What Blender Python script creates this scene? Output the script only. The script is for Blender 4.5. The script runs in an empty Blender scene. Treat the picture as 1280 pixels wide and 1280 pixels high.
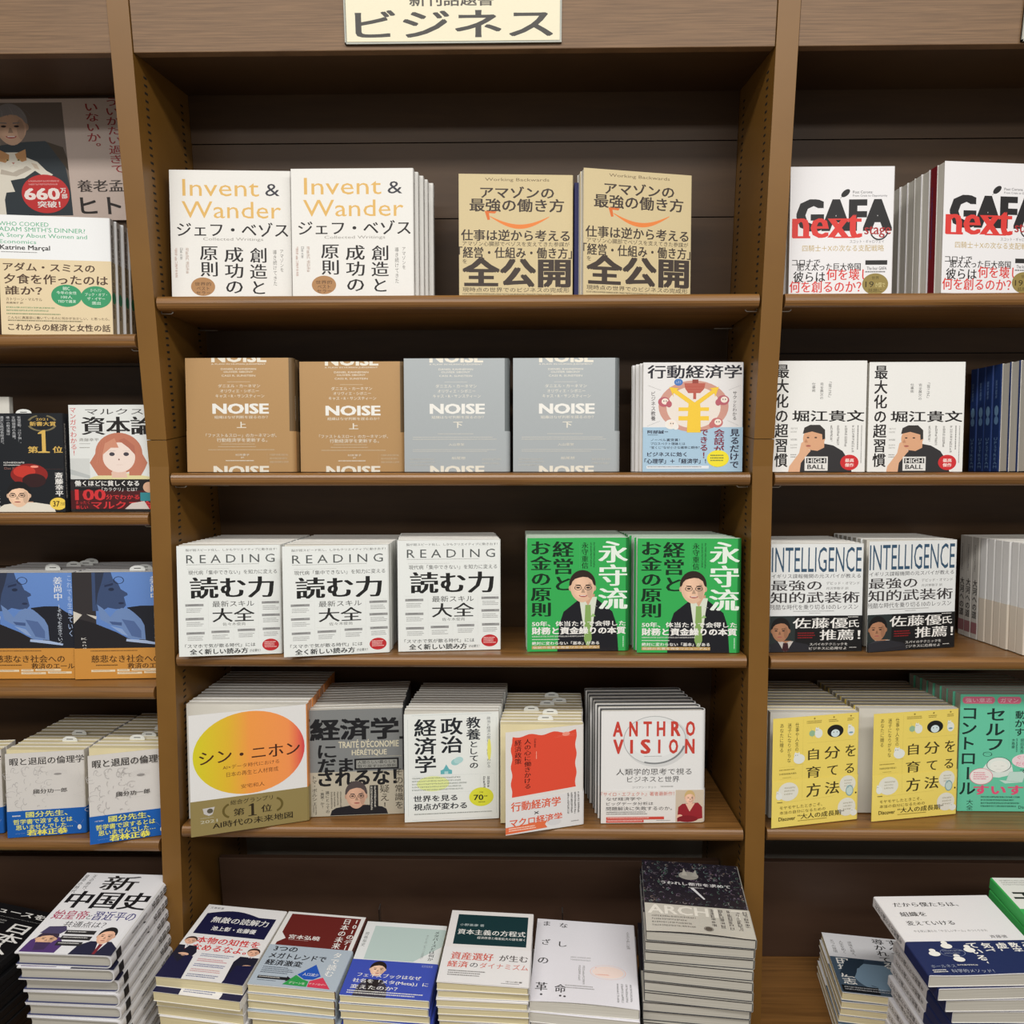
import bpy, bmesh, math, random
from mathutils import Vector, Matrix
random.seed(7)
sc = bpy.context.scene
COL = sc.collection

# ------------------------------------------------------------------ camera, world, lights, exposure
EYE = 1.45                                            # eye height above the shop floor
FPX = 961.0                                           # focal length in pixels of a 1280 px wide frame
YAW, PITCH, ROLL, CX, DIST = -0.01678, 0.18868, 0.00319, 0.1126, 1.3048
def cam_rows():
    cy, sy, cp, sp = math.cos(YAW), math.sin(YAW), math.cos(PITCH), math.sin(PITCH)
    fwd = Vector((sy*cp, cy*cp, -sp)); right = Vector((cy, -sy, 0)); down = fwd.cross(right)
    cr, sr = math.cos(ROLL), math.sin(ROLL)
    return right*cr + down*sr, down*cr - right*sr, fwd
RIGHT, DOWN, FWD = cam_rows()
CAM = Vector((CX, -DIST, EYE))
cam = bpy.data.cameras.new('camera'); cam.sensor_width = 36; cam.lens = 36*FPX/1280; cam.clip_start = .05
co = bpy.data.objects.new('camera', cam); COL.objects.link(co)
m = Matrix.Identity(4)
for i, v in enumerate((RIGHT, -DOWN, -FWD)):
    for j in range(3): m[j][i] = v[j]
m.translation = CAM; co.matrix_world = m
sc.camera = co

sc.view_settings.view_transform = 'Standard'; sc.view_settings.look = 'None'
sc.view_settings.gamma = 1; sc.view_settings.use_curve_mapping = False
sc.view_settings.exposure = 0.12
world = bpy.data.worlds.new('shop_air'); sc.world = world; world.use_nodes = True
bg = world.node_tree.nodes['Background']; bg.inputs[0].default_value = (1.0, .96, .90, 1); bg.inputs[1].default_value = .25
def area(name, loc, sx, sy, power, col, target):
    l = bpy.data.lights.new(name, 'AREA'); l.shape = 'RECTANGLE'; l.size = sx; l.size_y = sy; l.energy = power; l.color = col
    o = bpy.data.objects.new(name, l); COL.objects.link(o); o.location = loc
    o.rotation_euler = (Vector(target)-Vector(loc)).to_track_quat('-Z', 'Y').to_euler()
    return o
area('ceiling_light', (0.1, -1.25, EYE+1.25), 3.6, .22, 46, (1, .975, .925), (0.1, -.95, 0))
area('ceiling_light', (0.1, -2.7, EYE+1.3), 3.6, .30, 46, (1, .985, .95), (0.1, -2.2, 0))

# ------------------------------------------------------------------ pixel -> place helpers
def ray(px):
    return RIGHT*((px[0]-640)/FPX) + DOWN*((px[1]-640)/FPX) + FWD
def on_y(px, Y):
    d = ray(px); return CAM + d*((Y+DIST)/d.y)
def on_z(px, z):
    d = ray(px); return CAM + d*((z-CAM.z)/d.z)
def on_plane(px, p, n):
    d = ray(px); return CAM + d*((p-CAM).dot(n)/d.dot(n))
def lin(c):
    return tuple((x/255/12.92 if x/255 <= .04045 else ((x/255+.055)/1.055)**2.4) for x in c)

# ------------------------------------------------------------------ materials
def new_mat(name):
    mt = bpy.data.materials.new(name); mt.use_nodes = True
    return mt, mt.node_tree.nodes, mt.node_tree.links, mt.node_tree.nodes['Principled BSDF']
def print_mat(name, rough, coat=0.0, metal=0.0):
    mt, N, L, b = new_mat(name)
    a = N.new('ShaderNodeAttribute'); a.attribute_name = 'Col'
    no = N.new('ShaderNodeTexNoise'); no.inputs['Scale'].default_value = 90; no.inputs['Detail'].default_value = 3
    mr = N.new('ShaderNodeMapRange'); mr.inputs[3].default_value = .96; mr.inputs[4].default_value = 1.03
    mx = N.new('ShaderNodeMix'); mx.data_type = 'RGBA'; mx.blend_type = 'MULTIPLY'; mx.inputs[0].default_value = 1
    L.new(no.outputs[0], mr.inputs[0]); L.new(a.outputs['Color'], mx.inputs[6]); L.new(mr.outputs[0], mx.inputs[7])
    L.new(mx.outputs[2], b.inputs['Base Color'])
    b.inputs['Roughness'].default_value = rough; b.inputs['Metallic'].default_value = metal
    b.inputs['Coat Weight'].default_value = coat; b.inputs['Coat Roughness'].default_value = .12
    b.inputs['Specular IOR Level'].default_value = .35
    return mt
PRINT = print_mat('printed_paper', .55)
GLOSS = print_mat('laminated_print', .35, .25)
FOIL = print_mat('metallic_print', .34, .4, .12)
def page_mat(name, c1, c2):
    mt, N, L, b = new_mat(name)
    tc = N.new('ShaderNodeTexCoord'); mp = N.new('ShaderNodeMapping'); mp.inputs['Scale'].default_value = (6, 1500, 6)
    no = N.new('ShaderNodeTexNoise'); no.inputs['Scale'].default_value = 1; no.inputs['Detail'].default_value = 2
    cr = N.new('ShaderNodeValToRGB'); cr.color_ramp.elements[0].position = .3; cr.color_ramp.elements[1].position = .7
    cr.color_ramp.elements[0].color = (*lin(c1), 1); cr.color_ramp.elements[1].color = (*lin(c2), 1)
    L.new(tc.outputs['Object'], mp.inputs[0]); L.new(mp.outputs[0], no.inputs[0]); L.new(no.outputs[0], cr.inputs[0])
    L.new(cr.outputs[0], b.inputs['Base Color']); b.inputs['Roughness'].default_value = .8
    return mt
PAGE = page_mat('white_page_edges', (196, 192, 182), (226, 222, 212))
CREAM = page_mat('cream_page_edges', (206, 192, 150), (234, 222, 182))
GREY = page_mat('grey_page_edges', (180, 176, 166), (206, 202, 192))
def wood_mat(name, c1, c2, scale, rough, spec=.4, coat=0):
    mt, N, L, b = new_mat(name)
    tc = N.new('ShaderNodeTexCoord'); mp = N.new('ShaderNodeMapping'); mp.inputs['Scale'].default_value = scale
    no = N.new('ShaderNodeTexNoise'); no.inputs['Scale'].default_value = 1; no.inputs['Detail'].default_value = 6; no.inputs['Roughness'].default_value = .62
    no.inputs['Distortion'].default_value = .35
    cr = N.new('ShaderNodeValToRGB'); cr.color_ramp.elements[0].position = .34; cr.color_ramp.elements[1].position = .66
    cr.color_ramp.elements[0].color = (*lin(c1), 1); cr.color_ramp.elements[1].color = (*lin(c2), 1)
    bp = N.new('ShaderNodeBump'); bp.inputs['Strength'].default_value = .08; bp.inputs['Distance'].default_value = .001
    L.new(tc.outputs['Object'], mp.inputs[0]); L.new(mp.outputs[0], no.inputs[0]); L.new(no.outputs[0], cr.inputs[0])
    L.new(no.outputs[0], bp.inputs['Height']); L.new(bp.outputs[0], b.inputs['Normal'])
    L.new(cr.outputs[0], b.inputs['Base Color']); b.inputs['Roughness'].default_value = rough
    b.inputs['Specular IOR Level'].default_value = spec; b.inputs['Coat Weight'].default_value = coat; b.inputs['Coat Roughness'].default_value = .2
    return mt
FASCIA = wood_mat('taupe_wood_grain', (104, 78, 54), (134, 103, 73), (9, 5, 420), .5)
TAN = wood_mat('tan_laminate', (116, 80, 31), (125, 88, 37), (3, 3, 3), .42)
SHELFW = wood_mat('brown_shelf_wood', (104, 70, 33), (142, 99, 51), (3, 120, 160), .36, .5, .15)
BACKW = wood_mat('dark_brown_board', (66, 46, 27), (77, 55, 33), (4, 4, 30), .5)
PANELW = wood_mat('umber_board', (74, 53, 41), (84, 62, 48), (3, 3, 12), .5)
def plain(name, c, rough=.5, metal=0.0, var=.06):
    mt, N, L, b = new_mat(name)
    no = N.new('ShaderNodeTexNoise'); no.inputs['Scale'].default_value = 40
    cr = N.new('ShaderNodeValToRGB'); l = lin(c)
    cr.color_ramp.elements[0].color = (*[x*(1-var) for x in l], 1); cr.color_ramp.elements[1].color = (*[min(1, x*(1+var)) for x in l], 1)
    L.new(no.outputs[0], cr.inputs[0]); L.new(cr.outputs[0], b.inputs['Base Color'])
    b.inputs['Roughness'].default_value = rough; b.inputs['Metallic'].default_value = metal
    return mt
SLOT = plain('slot_black', (16, 12, 8), .8)
STEEL = plain('bright_steel', (190, 190, 190), .3, 1.0)
FLOORM = wood_mat('shop_floor_vinyl', (120, 108, 92), (140, 128, 110), (6, 6, 6), .5)
WALLM = plain('shop_wall_paint', (190, 182, 168), .8)

# ------------------------------------------------------------------ mesh helpers
def link(name, me, parent=None):
    o = bpy.data.objects.new(name, me); COL.objects.link(o)
    if parent is not None: o.parent = parent
    return o
def tag(o, label=None, cat=None, group=None, kind=None):
    for k, v in (('label', label), ('category', cat), ('group', group), ('kind', kind)):
        if v: o[k] = v
    return o
def empty(name, loc=(0, 0, 0)):
    o = bpy.data.objects.new(name, None); COL.objects.link(o); o.location = loc; o.empty_display_size = .03
    return o
class MB:                                             # collects boxes and prisms into one mesh
    def __init__(s): s.v = []; s.f = []; s.mi = []
    def box(s, x0, x1, y0, y1, z0, z1, mi=0):
        n = len(s.v)
        s.v += [(x0,y0,z0),(x1,y0,z0),(x1,y1,z0),(x0,y1,z0),(x0,y0,z1),(x1,y0,z1),(x1,y1,z1),(x0,y1,z1)]
        for f in ((0,3,2,1),(4,5,6,7),(0,1,5,4),(1,2,6,5),(2,3,7,6),(3,0,4,7)):
            s.f.append(tuple(n+i for i in f)); s.mi.append(mi)
    def prism_x(s, prof, x0, x1, mi=0):               # (y,z) outline swept along x
        n = len(s.v); k = len(prof)
        s.v += [(x0, y, z) for y, z in prof] + [(x1, y, z) for y, z in prof]
        for i in range(k):
            j = (i+1) % k; s.f.append((n+i, n+j, n+k+j, n+k+i)); s.mi.append(mi)
        s.f.append(tuple(n+i for i in range(k))[::-1]); s.f.append(tuple(n+k+i for i in range(k))); s.mi += [mi, mi]
    def tube(s, pts, r, k=6, mi=0):
        n = len(s.v)
        for i, p in enumerate(pts):
            p = Vector(p); a = Vector(pts[max(0, i-1)]); b = Vector(pts[min(len(pts)-1, i+1)])
            t = (b-a).normalized(); e = t.cross(Vector((.3, .2, .93))).normalized(); g = t.cross(e)
            for q in range(k):
                w = 2*math.pi*q/k; s.v.append(tuple(p + e*(r*math.cos(w)) + g*(r*math.sin(w))))
        for i in range(len(pts)-1):
            for q in range(k):
                q2 = (q+1) % k; s.f.append((n+i*k+q, n+i*k+q2, n+(i+1)*k+q2, n+(i+1)*k+q)); s.mi.append(mi)
        s.f.append(tuple(n+q for q in range(k))[::-1]); s.f.append(tuple(n+(len(pts)-1)*k+q for q in range(k))); s.mi += [mi, mi]
    def build(s, name, mats, parent=None, bevel=0, smooth=False):
        me = bpy.data.meshes.new(name); me.from_pydata(s.v, [], s.f)
        bm = bmesh.new(); bm.from_mesh(me); bmesh.ops.recalc_face_normals(bm, faces=bm.faces); bm.to_mesh(me); bm.free()
        for mt in (mats if isinstance(mats, (list, tuple)) else [mats]): me.materials.append(mt)
        me.polygons.foreach_set('material_index', s.mi)
        if smooth: me.polygons.foreach_set('use_smooth', [True]*len(me.polygons))
        o = link(name, me, parent)
        if bevel:
            b = o.modifiers.new('bevel', 'BEVEL'); b.width = bevel; b.segments = 2; b.limit_method = 'ANGLE'
        return o

# ------------------------------------------------------------------ the setting
def yfront(z):                                        # front line of the uprights (z from eye level): they step out below a joint
    return 0.0 if z > -.17 else -.122*(-.17-z)
PLAT = on_y((1000, 1196), .055).z                     # top of the low display platform
mb = MB(); mb.box(-3.2, 3.4, -3.2, .6, -.06, 0); tag(mb.build('floor', FLOORM), kind='structure')
mb = MB(); mb.box(-3.2, 3.4, .32, .42, 0, 2.9); tag(mb.build('wall_back', WALLM), kind='structure')

UW = .034; TOP = EYE + .78; BACK = .20; ZB = EYE+.482
def upright(parent, x0, x1, slots):
    zk = EYE-.17; zj = EYE-.124; zb = PLAT+.0004
    for lo, hi in ((zj+.0006, TOP), (zb, zj-.0006)):
        mb = MB()
        prof = [(0, hi), (0, lo)] if lo > zj else [(0, hi), (0, zk), (yfront(zb-EYE), lo)]
        prof += [(BACK+.012, lo), (BACK+.012, hi)]
        mb.prism_x(prof, x0, x1)
        z = EYE+.455
        while z > PLAT+.03:
            if lo+.004 < z < hi-.004 and abs(z-zj) > .012:
                y = yfront(z-EYE)+.030
                for sd in slots:
                    xs = (x1, x1+.0004) if sd > 0 else (x0-.0004, x0)
                    mb.box(xs[0], xs[1], y, y+.010, z, z+.0034, 1)
                    mb.box(xs[0], xs[1], BACK-.035, BACK-.025, z, z+.0034, 1)
            z -= .0117
        mb.build('side_panel', [TAN, SLOT], parent, bevel=.0012)
def back_boards(parent, x0, x1, cuts, low_top):
    mb = MB(); zs = [ZB+.01]+[EYE+c for c in cuts]+[EYE-.80]
    for a, b in zip(zs, zs[1:]):
        mb.box(x0+.0006, x1-.0006, BACK, BACK+.012, b+.001, a-.001)
    mb.box(x0+.0006, x1-.0006, BACK+.006, BACK+.012, EYE-.9, TOP, 1)
    mb.build('back_panel', [BACKW, SLOT], parent)
    mb = MB(); mb.box(x0+.006, x1-.006, .055, .067, PLAT, low_top); mb.build('kick_panel', PANELW, parent, bevel=.001)
TILT = math.radians(7.5)
SHELVES = {}
def shelf(parent, key, x0, x1, px_bottom):
    Y = -.01
    for _ in range(6):
        p = on_y(px_bottom, Y); Y = yfront(p.z-EYE)-.002
    zb = p.z; th = .0225; g = math.tan(TILT)
    prof = []
    for i in range(9):                                # rounded front edge
        a = -math.pi/2 + math.pi*i/8
        prof.append((Y + .009 - .009*math.cos(a), zb + th/2 + th/2*math.sin(a)))
    d = BACK-.004-Y
    prof += [(Y+d, zb+th-g*(d-.009)), (Y+d, zb-g*(d-.009))]
    mb = MB(); mb.prism_x(prof, x0+.004, x1-.004)
    o = mb.build('shelf', SHELFW, parent)
    for sd, x in ((1, x0), (-1, x1)):                 # bent wire supports under both ends
        b = MB(); yy = Y+.022
        b.tube([(x+sd*.0014, yy, zb-.0005), (x+sd*.0016, yy, zb-.0045), (x+sd*.018, yy, zb-.0045), (x+sd*.021, yy, zb-.002)], .0011)
        b.build('shelf_bracket', STEEL, o); b = MB()
        b.tube([(x+sd*.0014, BACK-.03, zb-g*(d-.03)-.003), (x+sd*.035, BACK-.03, zb-g*(d-.03)-.003)], .0011)
        b.build('shelf_bracket', STEEL, o)
    SHELVES[key] = (Vector((0, Y+.009, zb+th)), Vector((0, math.sin(TILT), math.cos(TILT))), Y)
def bay(label, x0, x1, shelves, cuts, ups):
    root = empty('bookcase', ((x0+x1)/2, 0, 0)); root.location = (0, 0, 0)
    tag(root, label, 'bookcase', 'brown bookcases along the wall')
    for u in ups: upright(root, *u)
    back_boards(root, x0, x1, cuts, EYE-.958)
    mb = MB(); mb.box(x0+.0008, x1-.0008, .002, .022, ZB, TOP); mb.build('fascia', FASCIA, root, bevel=.001)
    mb = MB(); mb.box(x0+.0006, x1-.0006, .022, BACK, ZB+.001, ZB+.02); mb.build('canopy_board', BACKW, root)
    for k, px in shelves: shelf(root, k, x0, x1, px)
    mb = MB(); mb.box(x0-.0165, x1+.0165, -.30, .21, PLAT-.025, PLAT); mb.build('display_platform', SHELFW, root, bevel=.003)
    mb = MB(); mb.box(x0-.0165, x1+.0165, -.27, .21, .001, PLAT-.025); mb.build('base_cabinet', TAN, root)
    return root
bay('middle bay of brown bookcase with a cream sign on its fascia', -.5, .5,
    [('C1', (600, 386)), ('C2', (600, 608)), ('C3', (600, 836)), ('C4', (600, 1051.5))], [.400, .268, .125],
    [(-.5-UW, -.5, (1, -1)), (.5, .5+UW, (1, -1))])
bay('left bay of brown bookcase, with a portrait poster on its top shelf', -1.5-UW, -.5-UW,
    [('L1', (60, 435)), ('L2', (60, 658)), ('L3', (60, 875.5)), ('L4', (60, 1066))], [.31, .0, -.4],
    [(-1.5-2*UW, -1.5-UW, (1,))])
bay('right bay of brown bookcase with red and black lettered books on top', .5+UW, 1.5+UW,
    [('R1', (1100, 384)), ('R2', (1100, 608)), ('R3', (1100, 839)), ('R4', (1100, 1054))], [.400, .02, -.4],
    [(1.5+UW, 1.5+2*UW, (-1,))])

# ------------------------------------------------------------------ lettering and print
_txt = bpy.data.curves.new('lettering', 'FONT'); _txt.resolution_u = 2; _txto = bpy.data.objects.new('lettering', _txt)
COL.objects.link(_txto); _cache = {}
def glyphs(s):
    if s not in _cache:
        _txt.body = s; bpy.context.view_layer.update()
        me = bpy.data.meshes.new_from_object(_txto.evaluated_get(bpy.context.evaluated_depsgraph_get()))
        _cache[s] = ([(v.co.x, v.co.y) for v in me.vertices], [tuple(p.vertices) for p in me.polygons]); bpy.data.meshes.remove(me)
    return _cache[s]
K = (28, 24, 24); W = (236, 234, 230); RED = (205, 45, 45)
LAYER = 4e-6
class Sheet:
    """print on a cover: u across 0..1, v down 0..1"""
    def __init__(s, w, h, y0=0.0, lift=None, fx=0):
        s.w, s.h, s.y, s.lift, s.fx = w, h, y0, lift, fx; s.v = []; s.f = []; s.c = []
    def P(s, u, v, dy=0):
        y = s.y - dy
        if s.lift: y -= s.lift(u, v)
        return (u*s.w+s.fx*(1-u), y, (1-v)*s.h)
    def up(s): s.y -= LAYER
    def add(s, pts, faces, cols, dy=0):
        n = len(s.v); s.v += [s.P(u, v, dy) for u, v in pts]
        for f in faces:
            s.f.append(tuple(n+i for i in f)); s.c.append([cols[i] for i in f] if isinstance(cols, list) else [cols]*len(f))
    def poly(s, pts, col):
        s.up(); s.add(pts, [tuple(range(len(pts)))], lin(col))
    def rect(s, u0, v0, u1, v1, col, col2=None, vert=False):
        s.up(); c1 = lin(col); c2 = lin(col2 or col); n = 10 if s.lift else 1
        pts = [(u0+(u1-u0)*i/n, v0+(v1-v0)*j/n) for j in range(n+1) for i in range(n+1)]
        def mixc(t): return tuple(a+(b-a)*t for a, b in zip(c1, c2))
        cols = [mixc(j/n if vert else i/n) for j in range(n+1) for i in range(n+1)]
        s.add(pts, [(j*(n+1)+i, (j+1)*(n+1)+i, (j+1)*(n+1)+i+1, j*(n+1)+i+1) for j in range(n) for i in range(n)], cols)
    def ell(s, cu, cv, ru, rv, col, stops=None, a0=0, a1=360, n=36, rot=0):
        s.up(); pts = []; cr, sr = math.cos(math.radians(rot)), math.sin(math.radians(rot)); asp = s.w/s.h
        full = a1-a0 >= 360
        if stops:                                     # colour runs across the ellipse: [(t, colour), ...]
            m = 24; cols = []; faces = []
            for i in range(m+1):
                t = -math.cos(math.pi*i/m); hh = math.sin(math.pi*i/m); tt = (t+1)/2
                for (ta, ca), (tb, cb) in zip(stops, stops[1:]):
                    if ta <= tt <= tb+1e-6:
                        q = (tt-ta)/(tb-ta); cc = tuple(x+(y-x)*q for x, y in zip(lin(ca), lin(cb)))
                pts += [(cu+ru*t, cv-rv*hh), (cu+ru*t, cv+rv*hh)]; cols += [cc, cc]
            for i in range(m): faces.append((2*i, 2*i+1, 2*i+3, 2*i+2))
            s.add(pts, faces, cols); return
        for i in range(n if full else n+1):
            a = math.radians(a0+(a1-a0)*i/n); x, y = ru*math.cos(a), rv*math.sin(a)
            x, y = x*cr - y/asp*sr, x*asp*sr + y*cr
            pts.append((cu+x, cv+y))
        s.add(pts, [tuple(range(len(pts)))], lin(col))
    def ring(s, cu, cv, ru, rv, th, col, a0=0, a1=360, n=36):
        s.up(); pts = []
        for i in range(n+1):
            a = math.radians(a0+(a1-a0)*i/n); c, q = math.cos(a), math.sin(a)
            pts += [(cu+ru*c, cv+rv*q), (cu+(ru-th)*c, cv+(rv-th*rv/ru)*q)]
        s.add(pts, [(2*i, 2*i+1, 2*i+3, 2*i+2) for i in range(n)], lin(col))
    def line(s, u0, v0, u1, v1, t, col):
        dx, dy = (u1-u0)*s.w, (v1-v0)*s.h; l = math.hypot(dx, dy) or 1; nx, ny = -dy/l*t/2/s.w*s.w, dx/l*t/2
        s.poly([(u0+nx, v0+ny), (u1+nx, v1+ny), (u1-nx, v1-ny), (u0-nx, v0-ny)], col)
    def path(s, pts, t, col):
        for a, b in zip(pts, pts[1:]): s.line(*a, *b, t, col)
    def T(s, text, u0, v0, u1, v1, col=K, k='g', clip=None):
        vs, fs = glyphs(text)
        if not vs: return
        xs = [p[0] for p in vs]; ys = [p[1] for p in vs]; x0, x1, y0, y1 = min(xs), max(xs), min(ys), max(ys)
        pts = [(u0+(u1-u0)*(x-x0)/(x1-x0 or 1), v1-(v1-v0)*(y-y0)/(y1-y0 or 1)) for x, y in vs]
        s._put(pts, fs, col, k, (u1-u0)/max(1e-6, (x1-x0)), (v1-v0)/max(1e-6, (y1-y0)), clip)
    def V(s, text, u0, v0, u1, v1, col=K, k='g'):     # vertical writing
        pts = []; fs = []; n = len(text)
        for i, ch in enumerate(text):
            vs, ff = glyphs(ch); o = len(pts)
            if ch in 'ー―…':
                vs = [(.5+(y-.38), .38-(x-.5)) for x, y in vs]
            elif ch in '「」':
                vs = [(.5+(y-.38), .38-(x-.5)) for x, y in vs]
            elif ch in '、。':
                vs = [(x+.55, y+.55) for x, y in vs]
            else:
                if vs:
                    mx = (min(p[0] for p in vs)+max(p[0] for p in vs))/2
                    if ch not in 'っょゃゅッョャュ': vs = [(x-mx+.5, y) for x, y in vs]
            pts += [(x, y-i) for x, y in vs]; fs += [tuple(o+a for a in f) for f in ff]
        xs = [p[0] for p in pts]; ys = [p[1] for p in pts]; x0, x1, y0, y1 = min(xs), max(xs), min(ys), max(ys)
        q = [(u0+(u1-u0)*(x-x0)/(x1-x0), v1-(v1-v0)*(y-y0)/(y1-y0)) for x, y in pts]
        s._put(q, fs, col, k, (u1-u0)/(x1-x0), (v1-v0)/(y1-y0), None)
    def _put(s, pts, fs, col, k, eu, ev, clip):
        c = lin(col); em = ev*s.h/s.w; eu = min(eu, em*1.5); ev = min(ev, eu*s.w/s.h*1.6)
        sh = {'g': [(0, 0)], 'm': [(-.016, 0), (.016, 0)], 'M': [(-.034, 0), (0, 0), (.034, 0)],
              'b': [(-.02, -.012), (.02, -.012), (.02, .012), (-.02, .012)],
              'B': [(-.038, -.022), (.038, -.022), (.038, .022), (-.038, .022), (0, 0)],
              'X': [(x*.034, y*.03) for x in (-2, -1, 0, 1, 2) for y in (-1, 0, 1)]}[k]
        if clip:
            bm = bmesh.new(); bv = [bm.verts.new((p[0], p[1], 0)) for p in pts]
            for f in fs:
                try: bm.faces.new([bv[i] for i in f])
                except ValueError: pass
            for d, lim in ((-1, clip[0]), (1, clip[1])):
                g = bm.verts[:]+bm.edges[:]+bm.faces[:]
                bmesh.ops.bisect_plane(bm, geom=g, plane_co=(0, lim, 0), plane_no=(0, d, 0), clear_outer=True)
            bm.verts.index_update(); pts = [(v.co.x, v.co.y) for v in bm.verts]; fs = [tuple(v.index for v in f.verts) for f in bm.faces]; bm.free()
        for du, dv in sh:
            s.up(); s.add([(u+du*eu, v+dv*ev) for u, v in pts], fs, c)
    def one(s, u0, v0, u1, v1, col):                  # a seriffed figure one
        w = u1-u0; h = v1-v0; a, c = u0+w*.36, u0+w*.68
        s.poly([(u0+w*.05, v0+h*.13), (a+w*.1, v0), (c, v0), (c, v1-h*.07), (u1, v1-h*.05), (u1, v1), (u0, v1), (u0, v1-h*.05), (a, v1-h*.07), (a, v0+h*.16), (u0+w*.05, v0+h*.17)], col)
    def L(s, u0, v0, u1, v1, n, col, vert=False, fill=.45):   # rows of print too small to read
        s.up(); rnd = random.Random(int(u0*977+v0*1933+n)); pts = []; fs = []
        for i in range(n):
            if vert:
                a0 = u1-(u1-u0)*(i+1)/n; a1 = a0+(u1-u0)/n*fill*1.2; p, end = v0, v1 - (v1-v0)*rnd.random()*.25
            else:
                a0 = v0+(v1-v0)*i/n; a1 = a0+(v1-v0)/n*fill; p, end = u0, u1 - (u1-u0)*rnd.random()*.25
            st = (a1-a0)*(1 if vert else 1)*1.0
            st = st*(s.w/s.h if vert else s.h/s.w)
            while p < end:
                q = min(end, p+st*rnd.uniform(.6, 1.0)); o = len(pts)
                if (a1-a0)*(s.w if vert else s.h) > .0021:  # big enough to hint at strokes
                    xa, xb, ya, yb = (a0, a1, p, q) if vert else (p, q, a0, a1); dx, dy = xb-xa, yb-ya
                    bars = [(0, k/3.2+.02, rnd.uniform(.6, 1), k/3.2+.14) for k in range(4) if rnd.random() < .8]+[(k, rnd.uniform(0, .2), k+.14, 1) for k in rnd.sample((.08, .42, .78), 2)]
                    for (e0, g0, e1, g1) in bars:
                        o = len(pts); pts += [(xa+dx*e0, ya+dy*g0), (xa+dx*e0, ya+dy*g1), (xa+dx*e1, ya+dy*g1), (xa+dx*e1, ya+dy*g0)]; fs.append((o, o+1, o+2, o+3))
                    p = q+st*rnd.uniform(.12, .3); continue
                if vert: pts += [(a0, p), (a0, q), (a1, q), (a1, p)]
                else: pts += [(p, a0), (p, a1), (q, a1), (q, a0)]
                fs.append((o, o+1, o+2, o+3)); p = q+st*rnd.uniform(.18, .5)
        if fs: s.add(pts, fs, lin(col))
    def head(s, cu, cv, ru, rv, skin=(222, 178, 150), hair=(35, 28, 28), glasses=False, fringe=.25, turn=0.0, smile=True, long=False):
        if long: s.ell(cu, cv+rv*.1, ru*1.3, rv*1.25, hair)
        s.ell(cu, cv-rv*.22, ru*1.12, rv*1.0, hair)
        s.ell(cu-ru*1.0, cv+rv*.05, ru*.16, rv*.2, tuple(int(x*.9) for x in skin)); s.ell(cu+ru*1.0, cv+rv*.05, ru*.16, rv*.2, tuple(int(x*.9) for x in skin))
        pts = []
        for i in range(30):
            a = 2*math.pi*i/30; x = math.cos(a); y = math.sin(a)
            k = 1-.16*max(0, y)**2
            pts.append((cu+ru*x*k, cv+rv*.08+rv*.98*y))
        s.poly(pts, skin); lt = tuple(min(255, int(x*1.07)) for x in skin); s.ell(cu-ru*.12, cv+rv*.02, ru*.72, rv*.72, None, [(0, skin), (.35, lt), (1, skin)])
        s.ell(cu+ru*.62, cv+rv*.2, ru*.25, rv*.55, tuple(int(x*.9) for x in skin))
        pts = []
        for i in range(17):                           # hair line over the forehead
            a = math.pi+math.pi*i/16; pts.append((cu+ru*1.06*math.cos(a), cv-rv*.1+rv*.98*math.sin(a)))
        pts += [(cu+ru*.93, cv-rv*.2), (cu+ru*.80, cv-rv*(.56-fringe)), (cu+ru*.45, cv-rv*(.76-fringe)), (cu+ru*.05, cv-rv*(.80-fringe)), (cu-ru*.3, cv-rv*(.74-fringe)), (cu-ru*.62, cv-rv*(.66-fringe)), (cu-ru*.84, cv-rv*(.48-fringe)), (cu-ru*.93, cv-rv*.2)]
        s.poly(pts, hair)
        sh = tuple(int(x*.8) for x in skin); dk = (50, 36, 34); t = turn*ru
        for e in (-1, 1):
            s.ell(cu+t+e*ru*.42, cv+rv*.02, ru*.17, rv*.06, dk); s.poly([(cu+t+e*ru*.2, cv-rv*.12), (cu+t+e*ru*.65, cv-rv*.15), (cu+t+e*ru*.65, cv-rv*.2), (cu+t+e*ru*.2, cv-rv*.18)], hair)
            if glasses: s.ring(cu+t+e*ru*.42, cv+rv*.03, ru*.32, rv*.17, ru*.06, (40, 34, 34), n=18)
        s.poly([(cu+t-ru*.05, cv+rv*.1), (cu+t+ru*.05, cv+rv*.1), (cu+t+ru*.17, cv+rv*.38), (cu+t-ru*.17, cv+rv*.38)], sh)
        if smile: s.ell(cu+t, cv+rv*.55, ru*.36, rv*.14, (170, 84, 80), a0=0, a1=180, n=14); s.rect(cu+t-ru*.24, cv+rv*.555, cu+t+ru*.24, cv+rv*.60, (238, 230, 224))
        else: s.ell(cu+t, cv+rv*.6, ru*.3, rv*.055, (165, 92, 86))
    def bust(s, cu, v0, hw, v1, suit, shirt=None, tie=None, skin=(214, 168, 140), nw=.3):
        s.rect(cu-hw*nw*.75, v0-.05*(v1-v0), cu+hw*nw*.75, v0+.3*(v1-v0), tuple(int(x*.92) for x in skin))
        h = v1-v0
        s.poly([(cu-hw*nw, v0+.04*h), (cu+hw*nw, v0+.04*h), (cu+hw*.82, v0+.26*h), (cu+hw*.97, v0+.5*h), (cu+hw*1.03, v1), (cu-hw*1.03, v1), (cu-hw*.97, v0+.5*h), (cu-hw*.82, v0+.26*h)], suit)
        if shirt:
            s.poly([(cu-hw*nw, v0+.0*h), (cu+hw*nw, v0+.0*h), (cu+hw*.06, v0+.85*h), (cu-hw*.06, v0+.85*h)], shirt)
            s.poly([(cu-hw*nw*.6, v0-.03*h), (cu+hw*nw*.6, v0-.03*h), (cu, v0+.16*h)], skin)
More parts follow.
